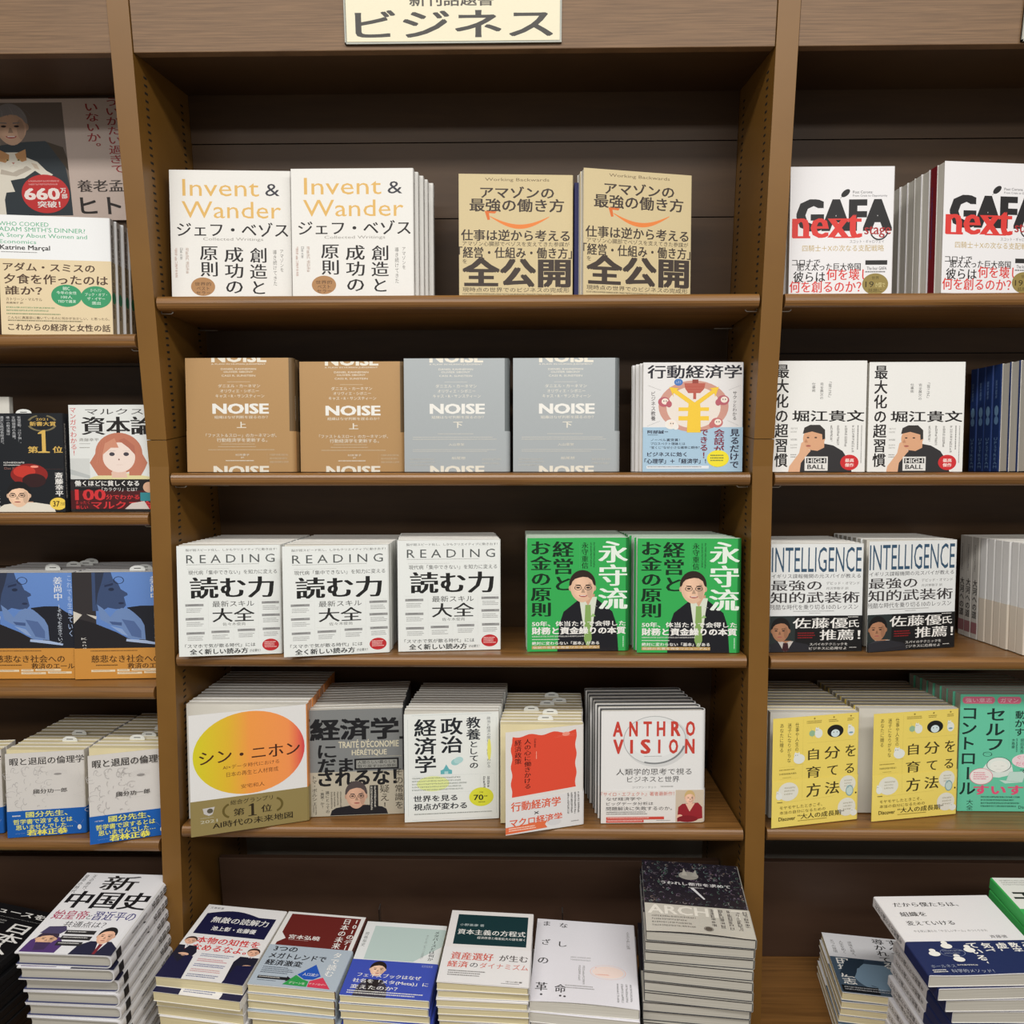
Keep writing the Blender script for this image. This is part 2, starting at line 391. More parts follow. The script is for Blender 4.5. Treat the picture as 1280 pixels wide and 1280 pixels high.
        if tie: s.poly([(cu-hw*.09, v0+.14*h), (cu+hw*.09, v0+.14*h), (cu+hw*.13, v0+.75*h), (cu, v0+.9*h), (cu-hw*.13, v0+.75*h)], tie)
def sheet_mesh(name, sheets, boxes, mat):
    """one mesh out of print sheets and (verts, faces, colour) solids, coloured by the attribute Col"""
    v = []; f = []; c = []
    for bv, bf, bc in boxes:
        n = len(v); v += bv
        for i, q in enumerate(bf):
            f.append(tuple(n+k for k in q)); c.append([bc[i] if isinstance(bc, list) else bc]*len(q))
    for s in sheets:
        n = len(v); v += s.v; f += [tuple(n+k for k in q) for q in s.f]; c += s.c
    me = bpy.data.meshes.new(name); me.from_pydata(v, [], f)
    at = me.color_attributes.new('Col', 'FLOAT_COLOR', 'CORNER'); flat = []
    for q in c:
        for k in q: flat += [*k, 1.0]
    at.data.foreach_set('color', flat); me.materials.append(mat)
    return me

# ------------------------------------------------------------------ books
def u_wrap(w, h, t, c, base, spine, side='R', z0=0.0, z1=None, y_out=0.0, rnd=.3, lift=None, inner=W, fx=0):
    """cover or band: front board, rounded spine and back board as one folded sheet of thickness c; front at y=0"""
    z1 = h if z1 is None else z1; r = min(t*rnd, t/2-.0002); o = y_out
    path = [(0, -o, 0)]
    nf = 10 if lift else 2
    for i in range(1, nf+1): path.append(((w-r)*i/nf, -o, 0))
    for i in range(1, 7):
        a = math.pi/2*i/6; path.append((w-r+(r+o)*math.sin(a), r-(r+o)*math.cos(a), 1))
    for i in range(0, 7):
        a = math.pi/2*i/6; path.append((w-r+(r+o)*math.cos(a), t-r+(r+o)*math.sin(a), 1))
    path.append((0, t+o, 2))
    nv = 10 if lift else 1
    v = []; f = []; col = []; n = len(path)
    b, sp, inn = lin(base), lin(spine), lin(inner)
    inset = []
    for i, (x, y, k) in enumerate(path):
        a = path[max(0, i-1)]; d = path[min(n-1, i+1)]; tx, ty = d[0]-a[0], d[1]-a[1]; l = math.hypot(tx, ty)
        inset.append((x - ty/l*c, y + tx/l*c))
    for off in (0, 1):
        for j in range(nv+1):
            z = z0+(z1-z0)*j/nv
            for i, (x, y, k) in enumerate(path):
                px, py = (x, y) if not off else inset[i]
                if lift and k == 0: py -= lift(x/w, 1-z/h); px += fx*(1-x/w)
                if side == 'L': px = w-px
                v.append((px, py, z))
    M = n*(nv+1)
    for j in range(nv):
        for i in range(n-1):
            a = j*n+i; f.append((a, a+1, a+n+1, a+n)); col.append(sp if path[i+1][2] == 1 else b)
            f.append((M+a, M+a+n, M+a+n+1, M+a+1)); col.append(inn)
        for i in (0, n-1):
            a = j*n+i; f.append((a, a+n, M+a+n, M+a)); col.append(b)
    for j in (0, nv):
        for i in range(n-1):
            a = j*n+i; f.append((a, M+a, M+a+1, a+1)); col.append(sp if path[i+1][2] == 1 else b)
    return v, f, col
DESIGNS = {}
class Design:
    def __init__(s, name, art=None, band=None, base=W, spine=None, top=None, hard=False, mat=None, pages=None, side='R', lift=None, t=.016,
                 bandcol=None, bandv=.7, spine_art=None, desc='book', slip=False, inner=W):
        s.__dict__.update(locals()); s.spine = spine or base; s.mat = mat or PRINT; s.pages = pages or PAGE
        DESIGNS[name] = s
_mesh = {}
def book_meshes(d, w, h, t, printed, crop=None, flare=0):
    key = (d.name, round(w, 4), round(h, 4), round(t, 4), printed, crop, flare)
    if key in _mesh: return _mesh[key]
    c = .0022 if d.hard else .0006; sq = .003 if d.hard else .0008
    lift = d.lift if printed == 2 else None
    fx = flare[1] if flare else 0
    if flare: lift = lambda u, v: flare[0]*(1-u)
    sheets = []
    def sheet(y):                                     # a cover that runs on behind an upright keeps only what fits
        return Sheet(crop[0] if crop else w, h, y, lift, fx)
    def trim(s):
        c1 = crop[1] if crop else 0; s.v = [(min(w, max(min(0, fx), x-c1)), y, min(h, max(0, z))) for x, y, z in s.v]
        return s
    if printed and d.art:
        s = sheet(-1e-5); d.art(s); sheets.append(trim(s))
    if d.spine_art:                       # the spine is drawn with u across its thickness
        s = Sheet(t*.9, h, 0); d.spine_art(s)
        if d.side == 'R': s.v = [(w+.0001-y, x+t*.05, z) for x, y, z in s.v]
        else: s.v = [(-.0001+y, t*.95-x, z) for x, y, z in s.v]
        sheets.append(s)
    cover = sheet_mesh('cover', sheets, [u_wrap(w, h, t, c, d.base, d.spine, d.side, lift=lift, rnd=.42 if d.hard else .12, inner=d.inner, fx=fx)], d.mat)
    band = None
    if d.bandcol:
        z1 = (1-d.bandv)*h; s2 = []
        if printed and d.band:
            s = sheet(-.0012); d.band(s); s2 = [trim(s)]
        band = sheet_mesh('paper_band', s2, [u_wrap(w, h, t, .0002, d.bandcol, d.bandcol, d.side, .0004, z1, .0007 if not printed else .0010, .42 if d.hard else .12, lift, fx=fx)], d.mat)
    x0, x1 = (sq, w-c-.0008) if d.side == 'R' else (c+.0008, w-sq)
    mb = MB()
    n = 6; prof = []
    for i in range(n+1):                              # fore-edge slightly hollow on hard covers
        q = i/n; prof.append((c+.0001+(t-2*c-.0002)*q, (.0022 if d.hard else 0)*math.sin(math.pi*q)))
    v = []; f = []
    zlo, zhi = sq, h-sq
    for z in (zlo, zhi):
        for y, dx in prof: v.append((x0+dx if d.side == 'R' else x0, y, z))
        for y, dx in reversed(prof): v.append((x1 if d.side == 'R' else x1-dx, y, z))
    k = 2*(n+1)
    for i in range(k): f.append((i, (i+1) % k, k+(i+1) % k, k+i))
    f.append(tuple(range(k))[::-1]); f.append(tuple(range(k, 2*k)))
    pg = bpy.data.meshes.new('page_block'); pg.from_pydata(v, [], f); pg.materials.append(d.pages)
    _mesh[key] = (cover, pg, band)
    return _mesh[key]
ALLB = []; RANGE = {'C': (-.4978, .4978), 'L': (-1.53, -.5362), 'R': (.5362, 1.53)}
def make_book(dn, w, h, t, mw, label, group=None, printed=True, slip=False, crop=None, flare=0):
    d = DESIGNS[dn]; cover, pg, band = book_meshes(d, w, h, t, printed, crop, flare)
    r = bpy.data.objects.new('book', None); COL.objects.link(r); r.matrix_world = mw; r.empty_display_size = .02
    tag(r, label, 'book', group)
    link('cover', cover, r); link('page_block', pg, r)
    if band: link('paper_band', band, r)
    if slip:
        b = MB(); x = w*slip; y = t*.5
        prof = [(x-.014+.014*(1-math.cos(math.pi*i/10)), h-.004+(.006+.007*math.sin(math.pi*i/10))) for i in range(11)]
        pts = [(x-.014, h-.03)]+prof+[(x+.014, h-.03)]; n = len(pts)
        b.v = [(a, y, z) for a, z in pts]+[(a, y+.0005, z) for a, z in pts]
        b.f = [tuple(range(n)), tuple(range(n, 2*n))[::-1]]+[(i, (i+1) % n, n+(i+1) % n, n+i) for i in range(n)]; b.mi = [0]*len(b.f)
        b.box(x-.006, x+.006, y-.0002, y, h+.003, h+.0042, 1)
        b.build('order_slip', [SLIP, SLOT], r)
    ALLB.append(r)
    return r
SLIP = plain('white_slip_paper', (222, 224, 222), .5)
ORD = ['front', 'second', 'third', 'fourth', 'fifth', 'sixth', 'seventh', 'eighth', 'ninth', 'tenth', 'eleventh', 'twelfth', 'thirteenth', 'fourteenth', 'fifteenth', 'sixteenth', 'seventeenth', 'eighteenth']
def basis(X, Yv, Z, o):
    m = Matrix.Identity(4)
    for i, v in enumerate((X, Yv, Z)):
        for j in range(3): m[j][i] = v[j]
    m.translation = o; return m
def stand(dn, key, bl, br, tl, label, row, n=1, t=.016, Y=None, group=None, straight=False, drift=(0, 0), slips=(), h=None, jit=.0012, w=None, seq=None):
    """a face-out book and the copies behind it. bl, br, tl: where its corners stand in the picture; Y: depth of both bottom corners when the shelf edge hides them"""
    p0, nrm, yf = SHELVES[key]
    if Y is not None:
        ys = Y if isinstance(Y, (tuple, list)) else (Y, Y); P = []
        for px, yy in zip((bl, br), ys):
            q = on_y(px, yy+yf); q.z = p0.z - math.tan(TILT)*(q.y-p0.y); P.append(q)
    else:
        P = [on_plane(px, p0, nrm) for px in (bl, br)]
    PL, PR = P
    X = (PR-PL).normalized(); W_ = (PR-PL).length if w is None else w
    up = nrm.copy(); D = up.cross(X)              # books stand square on the backward-sloping shelf
    if h is None:
        q = on_plane(tl, PL, D); h = (q-PL).dot(up)
    group = group or ('books in '+row if n > 1 else None)
    d = DESIGNS[dn]; gap = .0018 if d.bandcol else .0006; rnd = random.Random(dn+str(bl)); lo, hi = RANGE[key[0]]; crop = None; wf = W_; flare = 0
    if straight:                                      # the front cover stands open at its fore-edge, the pages stay square to the shelf
        P0 = PL.copy(); flare = round(max(.002, PR.y-PL.y), 4); X = Vector((1, 0, 0)); up = Vector((0, math.sin(TILT), math.cos(TILT))); D = Vector((0, math.cos(TILT), -math.sin(TILT)))
        x0 = max(lo, on_y((straight, tl[1]), PR.y+h*math.sin(TILT)).x); PL = Vector((x0, PR.y, PR.z)); wf = W_ = PR.x-x0; flare = (flare, round(min(.05, max(-.012, P0.x-x0)), 4))
    o0 = PL + up*.0012
    c0 = max(0, (lo-PL.x)/X.x); c1 = max(0, (PL.x+wf*X.x-hi)/X.x)
    if c0 > 0 or c1 > 0: crop = (round(wf, 4), round(c0, 4)); W_ = wf-c0-c1; o0 = o0+X*c0
    dq = [dn]*99 if not seq else seq+[seq[-1]]*99
    make_book(dq[0], W_, h, t, basis(X, D, up, o0), label, group, 2, slips[0] if slips else False, crop, flare)
    if n > 1:
        n = min(n, int((BACK-.004-h*math.sin(TILT)-max(PL.y, PR.y))/(t+gap)))
        ww = math.floor(W_*1000)/1000
        for i in range(1, n):
            dx = drift[0]*i + rnd.uniform(-jit, jit); j = X*dx + D*(t+gap)*i
            xl = (o0+j).x
            if xl < lo: j = j+X*(lo-xl)
            if xl+W_*X.x > hi: j = j-X*min(xl+W_*X.x-hi, max(0, (o0+j).x-lo))
            lb = '%s, %s from the front in %s' % (DESIGNS[dq[i]].desc.split(' with')[0], ORD[i] if i < len(ORD) else 'rearmost', row)
            make_book(dq[i], ww, h, t, basis(X, D, up, o0+j), lb, group, False, slips[i] if i < len(slips) else False)
    return W_, h
def spine_row(dn, key, strips, label, depth=.13, Y=None, group=None, h=None):
    """books standing spine out; strips: (bottom-left, bottom-right, top-left) of each spine"""
    p0, nrm, yf = SHELVES[key]
    for i, (bl, br, tl, dname) in enumerate(strips):
        if Y is not None:
            yy = Y[i] if isinstance(Y, (list, tuple)) else Y
            P = []
            for px in (bl, br):
                q = on_y(px, yy+yf); q.z = p0.z-math.tan(TILT)*(q.y-p0.y); P.append(q)
        else: P = [on_plane(px, p0, nrm) for px in (bl, br)]; P[1].y = P[0].y; P[1].z = P[0].z
        PL, PR = P; T = PR.x-PL.x
        hh = h or (on_y(tl, PL.y).z - PL.z)
        X = Vector((0, -math.cos(TILT), math.sin(TILT))); D = Vector((1, 0, 0)); up = Vector((0, math.sin(TILT), math.cos(TILT)))
        o = PL - X*depth + up*.0006
        make_book(dname or dn, depth, hh, max(.004, T-.0006), basis(X, D, up, o), label[i] if isinstance(label, list) else label, group)
def lay(dn, fl, fr, bl, br, z, n, t, label, row, group=None, jit=.003, seq=None, second=.002, shift=0):
    """a pile of flat books, front covers up; the corners are those of the top cover at height z above the floor"""
    group = group or 'books in '+row
    if fr is None: q = [on_z(fl, z), None, on_z(bl, z), on_z(br, z)]; q[1] = q[0]+q[3]-q[2]
    else: q = [on_z(p, z) for p in (fl, fr, bl, br)]
    X = ((q[1]-q[0]).normalized()+(q[3]-q[2]).normalized()).normalized(); w = ((q[1]-q[0]).length+(q[3]-q[2]).length)/2
    Bk = Vector((-X.y, X.x, 0)); L_ = ((q[2]-q[0]).dot(Bk)+(q[3]-q[1]).dot(Bk))/2
    c = (q[0]+q[1]+q[2]+q[3])/4; o = c - X*w/2 - Bk*L_/2
    rnd = random.Random(dn+str(fl)); k = 0; zt = z
    while True:
        room = zt-PLAT
        tt = t
        if room < t*.6: break
        last = room < t*1.6
        if last: tt = room-.0006
        if k == 0: X2, o2 = X, o
        else:
            a = rnd.uniform(-.02, .02); X2 = (X+Bk*a).normalized(); o2 = o + X*rnd.uniform(-jit, jit) + Bk*rnd.uniform(-jit, jit)
            o2 = o2 + X*shift*min(k, 3)
            if k == 1: o2 = o2 - Bk*second
        B2 = Vector((-X2.y, X2.x, 0)); dd = dn if not seq else seq[min(k, len(seq)-1)]; m_ = .0012 if DESIGNS[dd].bandcol else .0002; o3 = Vector((o2.x, o2.y, zt-m_))
        lb = label if k == 0 else '%s lying %s from the top of %s' % (DESIGNS[dd].desc.split(' with')[0], ORD[min(k, 17)], row)
        make_book(dd, w, L_, tt-2*m_-.0001, basis(X2, Vector((0, 0, -1)), B2, o3), lb, group, 2 if k == 0 else 1 if k < 3 else 0)
        zt -= tt; k += 1
        if last or k > 24: break
    return w, L_
# ------------------------------------------------------------------ the covers
def a_invent(s):
    g = (218, 176, 100)
    s.T('Invent', .106, .07, .737, .20, g, 'g'); s.T('&', .788, .10, .908, .195, (50, 50, 60))
    s.T('Wander', .097, .24, .917, .369, g, 'g')
    s.T('ジェフ・ベゾス', .055, .40, .972, .51, K, 'm'); s.T('Collected Writings', .267, .518, .765, .548, (150, 146, 140))
    s.V('創造と', .652, .596, .79, .955, K, 'm'); s.V('成功の', .442, .592, .594, .95, K, 'm'); s.V('原則', .24, .587, .382, .82, K, 'm')
    s.V('アマゾンを', .903, .61, .93, .78, (110, 108, 104)); s.V('導き続けてきた', .843, .61, .875, .888, (110, 108, 104))
    s.L(.03, .60, .07, .86, 1, (190, 160, 150), True); s.L(.075, .60, .12, .72, 1, (150, 150, 148), True); s.L(.12, .60, .17, .80, 1, (190, 170, 160), True)
    s.ell(.258, .90, .1, .072, (172, 128, 84)); s.T('世界的', .19, .865, .325, .893, (60, 40, 24)); s.T('ベスト', .205, .90, .31, .928, (60, 40, 24)); s.T('セラー', .20, .935, .32, .962, (60, 40, 24))
def a_spine_text(s, col=(90, 88, 86)):
    s.L(.25, .10, .75, .93, 1, col, True)
Design('invent', a_invent, base=(228, 226, 222), t=.017, spine=(216, 214, 210), spine_art=a_spine_text, desc='white book with gold and black lettering')
def a_amazon(s):
    d = (58, 46, 38)
    s.T('Working Backwards', .23, .03, .79, .062, (110, 92, 66)); s.T('アマゾンの', .19, .098, .83, .19, d, 'b'); s.T('最強の働き方', .096, .195, .918, .30, d, 'b')
    pts = []; n = 18
    for i in range(n+1):
        q = i/n; u = .27+.52*q; v = .33+.0*q+.085*math.sin(math.pi*(q*.92+.04)); pts.append((u, v-.008*math.sin(math.pi*q)-.005))
    for i in range(n+1):
        q = 1-i/n; u = .27+.52*q; v = .33+.085*math.sin(math.pi*(q*.92+.04)); pts.append((u, v+.022*math.sin(math.pi*q)))
    s.poly(pts, (226, 128, 58)); s.poly([(.225, .295), (.33, .298), (.315, .315), (.262, .312), (.272, .365), (.25, .368)], (214, 108, 44))
    s.T('仕事は逆から考える', .02, .445, .97, .535, d, 'b'); s.T('アマゾン心臓部でベゾスを支えてきた参謀が', .03, .54, .97, .578, d)
    s.T('「経営・仕組み・働き方」', .0, .585, .99, .675, d, 'b'); s.T('を', .03, .685, .07, .72, d)
    s.T('全公開', .04, .675, .97, .905, d, 'B'); s.T('現時点の世界でのビジネスの完成形', .03, .912, .97, .95, d); s.L(.03, .96, .97, .985, 1, d)
Design('amazon', a_amazon, base=(205, 187, 145), spine=(205, 190, 150), t=.017, desc='beige book with black lettering and an orange arrow')
def a_gafa(s):
    r = (214, 56, 50)
    s.T('GAFA', .085, .26, .96, .49, (30, 28, 30), 'X'); s.ell(.53, .205, .05, .022, (30, 28, 30), rot=-40); s.line(.48, .245, .52, .215, .003, (30, 28, 30))
    s.T('next', .035, .37, .685, .55, r, 'M'); s.rect(.03, .535, .20, .552, r); s.rect(.03, .40, .09, .412, r); s.rect(.42, .40, .62, .412, r); s.rect(.42, .54, .63, .552, r)
    s.T('stage', .72, .46, .97, .55, (165, 40, 40), 'm'); s.T('スコット・ギャロウェイ', .58, .565, .91, .592, (130, 128, 130)); s.ring(.86, .48, .095, .09, .012, (30, 28, 30), 20, 150)
    s.T('Post Corona:', .6, .187, .79, .207, (70, 70, 74)); s.T('From Crisis to Opportunity', .6, .217, .93, .237, (100, 100, 104))
    s.T('四騎士＋Xの次なる支配戦略', .125, .605, .91, .655, (196, 172, 118))
    s.T('コロナで', .03, .715, .30, .765, K, 'm'); s.T('肥え太った巨大帝国', .08, .745, .69, .805, K, 'm'); s.T('彼らは', .045, .81, .35, .895, K, 'm')
    s.T('何を壊し', .365, .79, .78, .88, r, 'm'); s.T('何を創るのか？', .01, .885, .70, .975, r, 'm')
    s.rect(.735, .725, .945, .76, (40, 38, 38)); s.T('The four GAFA', .75, .775, .94, .80, (60, 58, 60)); s.L(.735, .81, .945, .83, 1, (90, 88, 90))
    s.ell(.834, .91, .125, .083, (146, 128, 70)); s.T('19', .74, .89, .82, .935, (50, 40, 16)); s.T('か国で', .835, .90, .93, .935, (214, 200, 140)); s.T('世界', .80, .85, .87, .875, (70, 58, 24)); s.T('話題に', .77, .945, .90, .975, (70, 58, 24))
Design('gafa', a_gafa, base=(230, 228, 230), spine=(215, 212, 212), t=.017, spine_art=a_spine_text, desc='white book with large black and red lettering')
Design('maroon', lambda s: None, base=(120, 24, 34), spine=(120, 24, 34), t=.01, side='L', inner=(40, 30, 110), spine_art=lambda s: s.L(.3, .15, .7, .8, 1, (70, 60, 110), True), desc='dark red book')
def a_cook(s):
    g = (70, 165, 120); d = (78, 56, 40)
    s.rect(0, .365, 1, 1, (222, 203, 166))
    s.T('WHO COOKED', .01, .055, .45, .09, g, 'g'); s.T("ADAM SMITH'S DINNER?", .01, .098, .775, .136, g); s.T('A Story About Women and', .01, .15, .79, .195, g); s.T('Economics', .01, .205, .335, .237, g)
    s.T('Katrine Marçal', .015, .25, .455, .297, (40, 40, 40), 'b'); s.L(.02, .305, .38, .318, 1, (90, 88, 86))
    s.T('アダム・スミスの', .035, .395, .85, .465, d, 'b'); s.T('夕食を作ったのは', .04, .49, .965, .572, d, 'b'); s.T('誰か？', .045, .592, .37, .665, d, 'b')
    s.T('カトリーン・マルサル', .05, .69, .37, .715, d); s.T('高橋璃子 訳', .05, .725, .2, .742, d)
    for u, v in ((.59, .665), (.855, .672)):
        s.ell(u, v, .138, .094, (52, 148, 100))
    for i, tx in enumerate(('BBC', '今年の女性', '100人', 'TEDで講演')): s.T(tx, .59-(.03, .09, .05, .08)[i], .59+i*.036, .59+(.03, .09, .05, .08)[i], .617+i*.036, (226, 240, 226))
    for i, tx in enumerate(('ガーディアン', 'ブック・オブ・', 'ザ・イヤー', '選出')): s.T(tx, .855-(.05, .1, .08, .04)[i], .60+i*.036, .855+(.05, .1, .08, .04)[i], .627+i*.036, (226, 240, 226))
    s.L(.05, .765, .52, .815, 2, (90, 150, 104)); s.L(.05, .82, .64, .84, 1, (120, 140, 100)); s.T('こんなに真面目に働いているのに何かがおかしい、と思ったら。', .06, .845, .97, .868, d)
    s.L(.06, .876, .76, .897, 1, (120, 112, 84)); s.T('これからの経済と女性の話', .06, .905, .975, .965, d, 'b')
Design('cook', a_cook, base=(232, 233, 234), t=.016, spine_art=lambda s: (s.rect(0, .365, 1, 1, (200, 182, 146)), s.L(.2, .05, .8, .95, 1, (70, 60, 44), True, .7), s.ell(.5, .67, .5, .05, (52, 148, 100))), desc='white and beige book')
def a_noise(s, vol, base):
    c = (234, 228, 214); f = tuple(int(a*.55+b*.45) for a, b in zip(c, base))
    s.T('NOISE', .25, -.053, .745, .035, c, 'B', clip=(0, 1)); s.T('A FLAW IN HUMAN JUDGMENT', .24, .047, .745, .063, c)
    for tx, u0, u1, v in (('DANIEL KAHNEMAN', .33, .655, .088), ('OLIVIER SIBONY', .355, .627, .113), ('CASS R. SUNSTEIN', .335, .647, .146)): s.T(tx, u0, v, u1, v+.016, c)
    s.L(.385, .205, .61, .217, 1, f)
    s.T('ダニエル・カーネマン', .30, .228, .69, .258, c); s.T('オリヴィエ・シボニー', .32, .272, .677, .302, c); s.T('キャス・R・サンスティーン', .275, .317, .727, .347, c)
    s.T('NOISE', .25, .40, .76, .485, (240, 238, 232), 'B'); s.T('組織はなぜ判断を誤るのか？', .26, .503, .756, .53, c); s.T(vol, .468, .558, .552, .61, c, 'b')
def b_noise(s, vol, base):
    c = (234, 228, 214); f = tuple(int(a*.55+b*.45) for a, b in zip(c, base))
    if vol == '上':
        s.T('「ファスト＆スロー」のカーネマンが、', .18, .66, .836, .693, c); s.T('行動経済学を更新する。', .28, .70, .75, .735, c)
        s.L(.32, .75, .7, .763, 1, f); s.L(.29, .773, .74, .787, 1, f); s.L(.2, .80, .82, .814, 1, f)
        s.T('村井章子', .45, .838, .58, .858, c); s.T('訳', .5, .864, .53, .878, c); s.L(.36, .895, .68, .912, 1, c); s.L(.77, .84, .95, .935, 3, f)
        s.path([(.755, .84), (.745, .84), (.745, .92), (.755, .92)], .0006, f)
    else:
        s.L(.32, .66, .66, .676, 1, f); s.L(.08, .69, .94, .725, 2, f); s.T('入山章栄', .42, .745, .57, .77, c); s.L(.08, .80, .94, .83, 2, f); s.T('船尾想', .45, .865, .58, .89, c)
        s.L(.05, .88, .3, .96, 3, f); s.L(.74, .88, .95, .95, 2, f)
    s.T('NOISE', .25, .948, .755, 1.035, c, 'B', clip=(0, .998))
GOLD, SILV = (182, 144, 97), (172, 178, 181)
Design('noise_gold', lambda s: a_noise(s, '上', GOLD), lambda s: b_noise(s, '上', GOLD), base=GOLD, bandcol=(182, 144, 97), bandv=.64, mat=FOIL, hard=True, t=.02, spine=(110, 88, 60), desc='gold book with white lettering', inner=(150, 120, 80), spine_art=lambda s: (s.L(.3, .33, .7, .6, 1, (230, 224, 210), True), s.L(.3, .7, .7, .95, 1, (230, 224, 210), True)))
Design('noise_silver', lambda s: a_noise(s, '下', SILV), lambda s: b_noise(s, '下', SILV), base=SILV, bandcol=(172, 178, 181), bandv=.64, mat=FOIL, hard=True, t=.02, spine=(110, 116, 118), desc='silver book with white lettering', inner=(150, 154, 156))
def a_behav(s):
    n = (40, 36, 60); y = (240, 200, 60); o = (150, 120, 40)
    s.rect(0, .592, 1, 1, (168, 198, 220))
    s.T('行動経済学', .045, .025, .98, .145, (30, 28, 40), 'b')
    s.ell(.505, .40, .35, .235, (205, 152, 138)); s.ell(.505, .41, .27, .19, (232, 222, 212))
    s.poly([(.41, .19), (.62, .19), (.61, .24), (.57, .28), (.45, .28), (.42, .24)], (184, 92, 78)); s.rect(.49, .155, .55, .19, (150, 70, 60)); s.rect(.50, .28, .53, .335, (184, 92, 78))
    for v in (.205, .235, .26): s.line(.42, v, .61, v, .0008, (220, 160, 140))
    yen = [(.44, .64), (.455, .375), (.30, .275), (.305, .315), (.26, .225), (.355, .235), (.335, .25), (.515, .365), (.69, .25), (.66, .235), (.755, .225), (.72, .315), (.71, .28), (.57, .375), (.58, .64)]
    s.poly(yen, y); s.path(yen+[yen[0]], .0007, o)
    s.rect(.355, .41, .66, .443, y); s.rect(.355, .49, .66, .53, y); s.rect(.455, .40, .575, .62, y)
    s.ell(.352, .18, .043, .032, (70, 120, 190)); s.T('しろう', .328, .17, .376, .19, W)
    for u, v, c in ((.21, .36, (184, 96, 108)), (.80, .345, (184, 96, 108)), (.28, .565, (236, 232, 226)), (.74, .55, (196, 112, 112))):
        s.ell(u, v, .06, .045, c); s.ell(u+.01, v-.005, .035, .028, (240, 226, 214)); s.ell(u-.002, v-.008, .005, .006, K); s.ell(u+.022, v-.008, .005, .006, K); s.ell(u+.05*(1 if u < .5 else -1), v+.02, .028, .03, c)
    for u0, v0, u1, v1 in ((.05, .21, .18, .255), (.97, .21, .85, .255), (.045, .58, .17, .535), (.955, .575, .845, .53)): s.line(u0, v0, u1, v1, .001, (60, 56, 60))
    s.V('ビジネス教養', .08, .265, .125, .53, (60, 50, 56)); s.V('サクッとわかる', .895, .265, .935, .525, (60, 50, 56))
    s.T('阿部誠', .047, .62, .21, .65, n, 'b'); s.L(.22, .63, .26, .645, 1, n); s.L(.05, .66, .18, .67, 1, n)
    s.T('ノーベル賞受賞！', .08, .695, .37, .72, n); s.T('プロスペクト理論とは', .08, .73, .425, .755, n); s.T('“宝くじ”なぜ小さな確率に期待？', .07, .765, .57, .79, n)
    s.T('ビジネスに効く', .047, .82, .44, .86, n, 'b'); s.T('「心理学」＋「経済学」！', .02, .88, .635, .925, n, 'b'); s.rect(.04, .945, .665, .972, (226, 232, 238)); s.L(.05, .952, .65, .966, 1, n)
    s.V('見るだけで', .875, .61, .965, .965, n, 'b'); s.V('会話が', .715, .61, .815, .825, (130, 40, 60), 'b'); s.V('できる！', .575, .615, .65, .875, (130, 40, 60), 'b')
    s.ell(.755, .88, .11, .077, (240, 224, 50)); s.L(.68, .845, .83, .915, 3, (60, 90, 60))
Design('behav', a_behav, base=(228, 226, 226), t=.012, spine=(190, 200, 208), desc='white and pale blue book with a yellow yen sign')
def a_habit(s):
    sk = (216, 164, 128)
    s.V('最大化の超習慣', .055, .035, .19, .955, K, 'b'); s.T('堀江貴文', .235, .445, .975, .545, K, 'b')
    s.V('「堀江式」', .60, .19, .632, .325, (60, 60, 60)); s.V('完全無欠の', .515, .195, .55, .345, (60, 60, 60)); s.V('仕事術', .43, .195, .467, .28, (60, 60, 60))
    for u, l in ((.63, .73), (.70, .76), (.78, .82), (.855, .86)): s.L(u, .58, u+.035, l, 1, (130, 128, 126), True, .6)
    s.L(.91, .58, .93, .83, 1, (110, 108, 106), True); s.L(.95, .58, .965, .98, 1, (140, 138, 136), True)
    s.L(.22, .6, .3, .66, 2, (170, 168, 164)); s.L(.22, .70, .3, .73, 1, (130, 128, 126)); s.L(.22, .75, .3, .8, 2, (170, 168, 164)); s.L(.22, .84, .3, .88, 2, (150, 148, 146))
    s.poly([(.26, 1), (.30, .87), (.36, .82), (.48, .79), (.57, .745), (.66, .76), (.76, .81), (.83, .90), (.86, 1)], (46, 44, 46))
    s.poly([(.36, .70), (.57, .70), (.57, .78), (.50, .81), (.42, .80)], sk)
    s.ell(.46, .70, .112, .105, sk); s.ell(.555, .70, .022, .03, sk)
    s.poly([(.345, .655), (.36, .60), (.42, .575), (.52, .575), (.575, .62), (.578, .70), (.55, .71), (.545, .66), (.44, .635)], (52, 48, 46))
    s.line(.38, .675, .42, .67, .001, (60, 44, 38)); s.ell(.40, .69, .014, .006, (50, 38, 34)); s.ell(.48, .69, .014, .006, (50, 38, 34)); s.poly([(.38, .70), (.36, .735), (.40, .735)], (190, 136, 104)); s.ell(.405, .765, .025, .008, (170, 96, 84))
    s.poly([(.20, 1), (.21, .95), (.31, .83), (.33, .74), (.36, .72), (.375, .77), (.43, .81), (.40, .84), (.33, .92), (.32, 1)], (220, 172, 138))
    s.rect(.37, .862, .61, .99, (226, 224, 220)); s.rect(.385, .875, .595, .922, (36, 34, 36)); s.T('HIGH', .40, .88, .58, .918, (230, 228, 224), 'b'); s.T('BALL', .40, .935, .58, .975, (50, 48, 50), 'b')
    s.ell(.835, .915, .095, .07, (204, 44, 48)); s.T('最高', .79, .88, .88, .912, (246, 226, 220), 'b'); s.T('傑作', .79, .922, .88, .955, (246, 226, 220), 'b')
Design('habit', a_habit, base=(232, 231, 228), t=.015, desc='white book with bold black lettering and a man in a black t-shirt')
Design('upstream_turned', lambda s: None, base=(24, 44, 92), t=.014, desc='navy book')
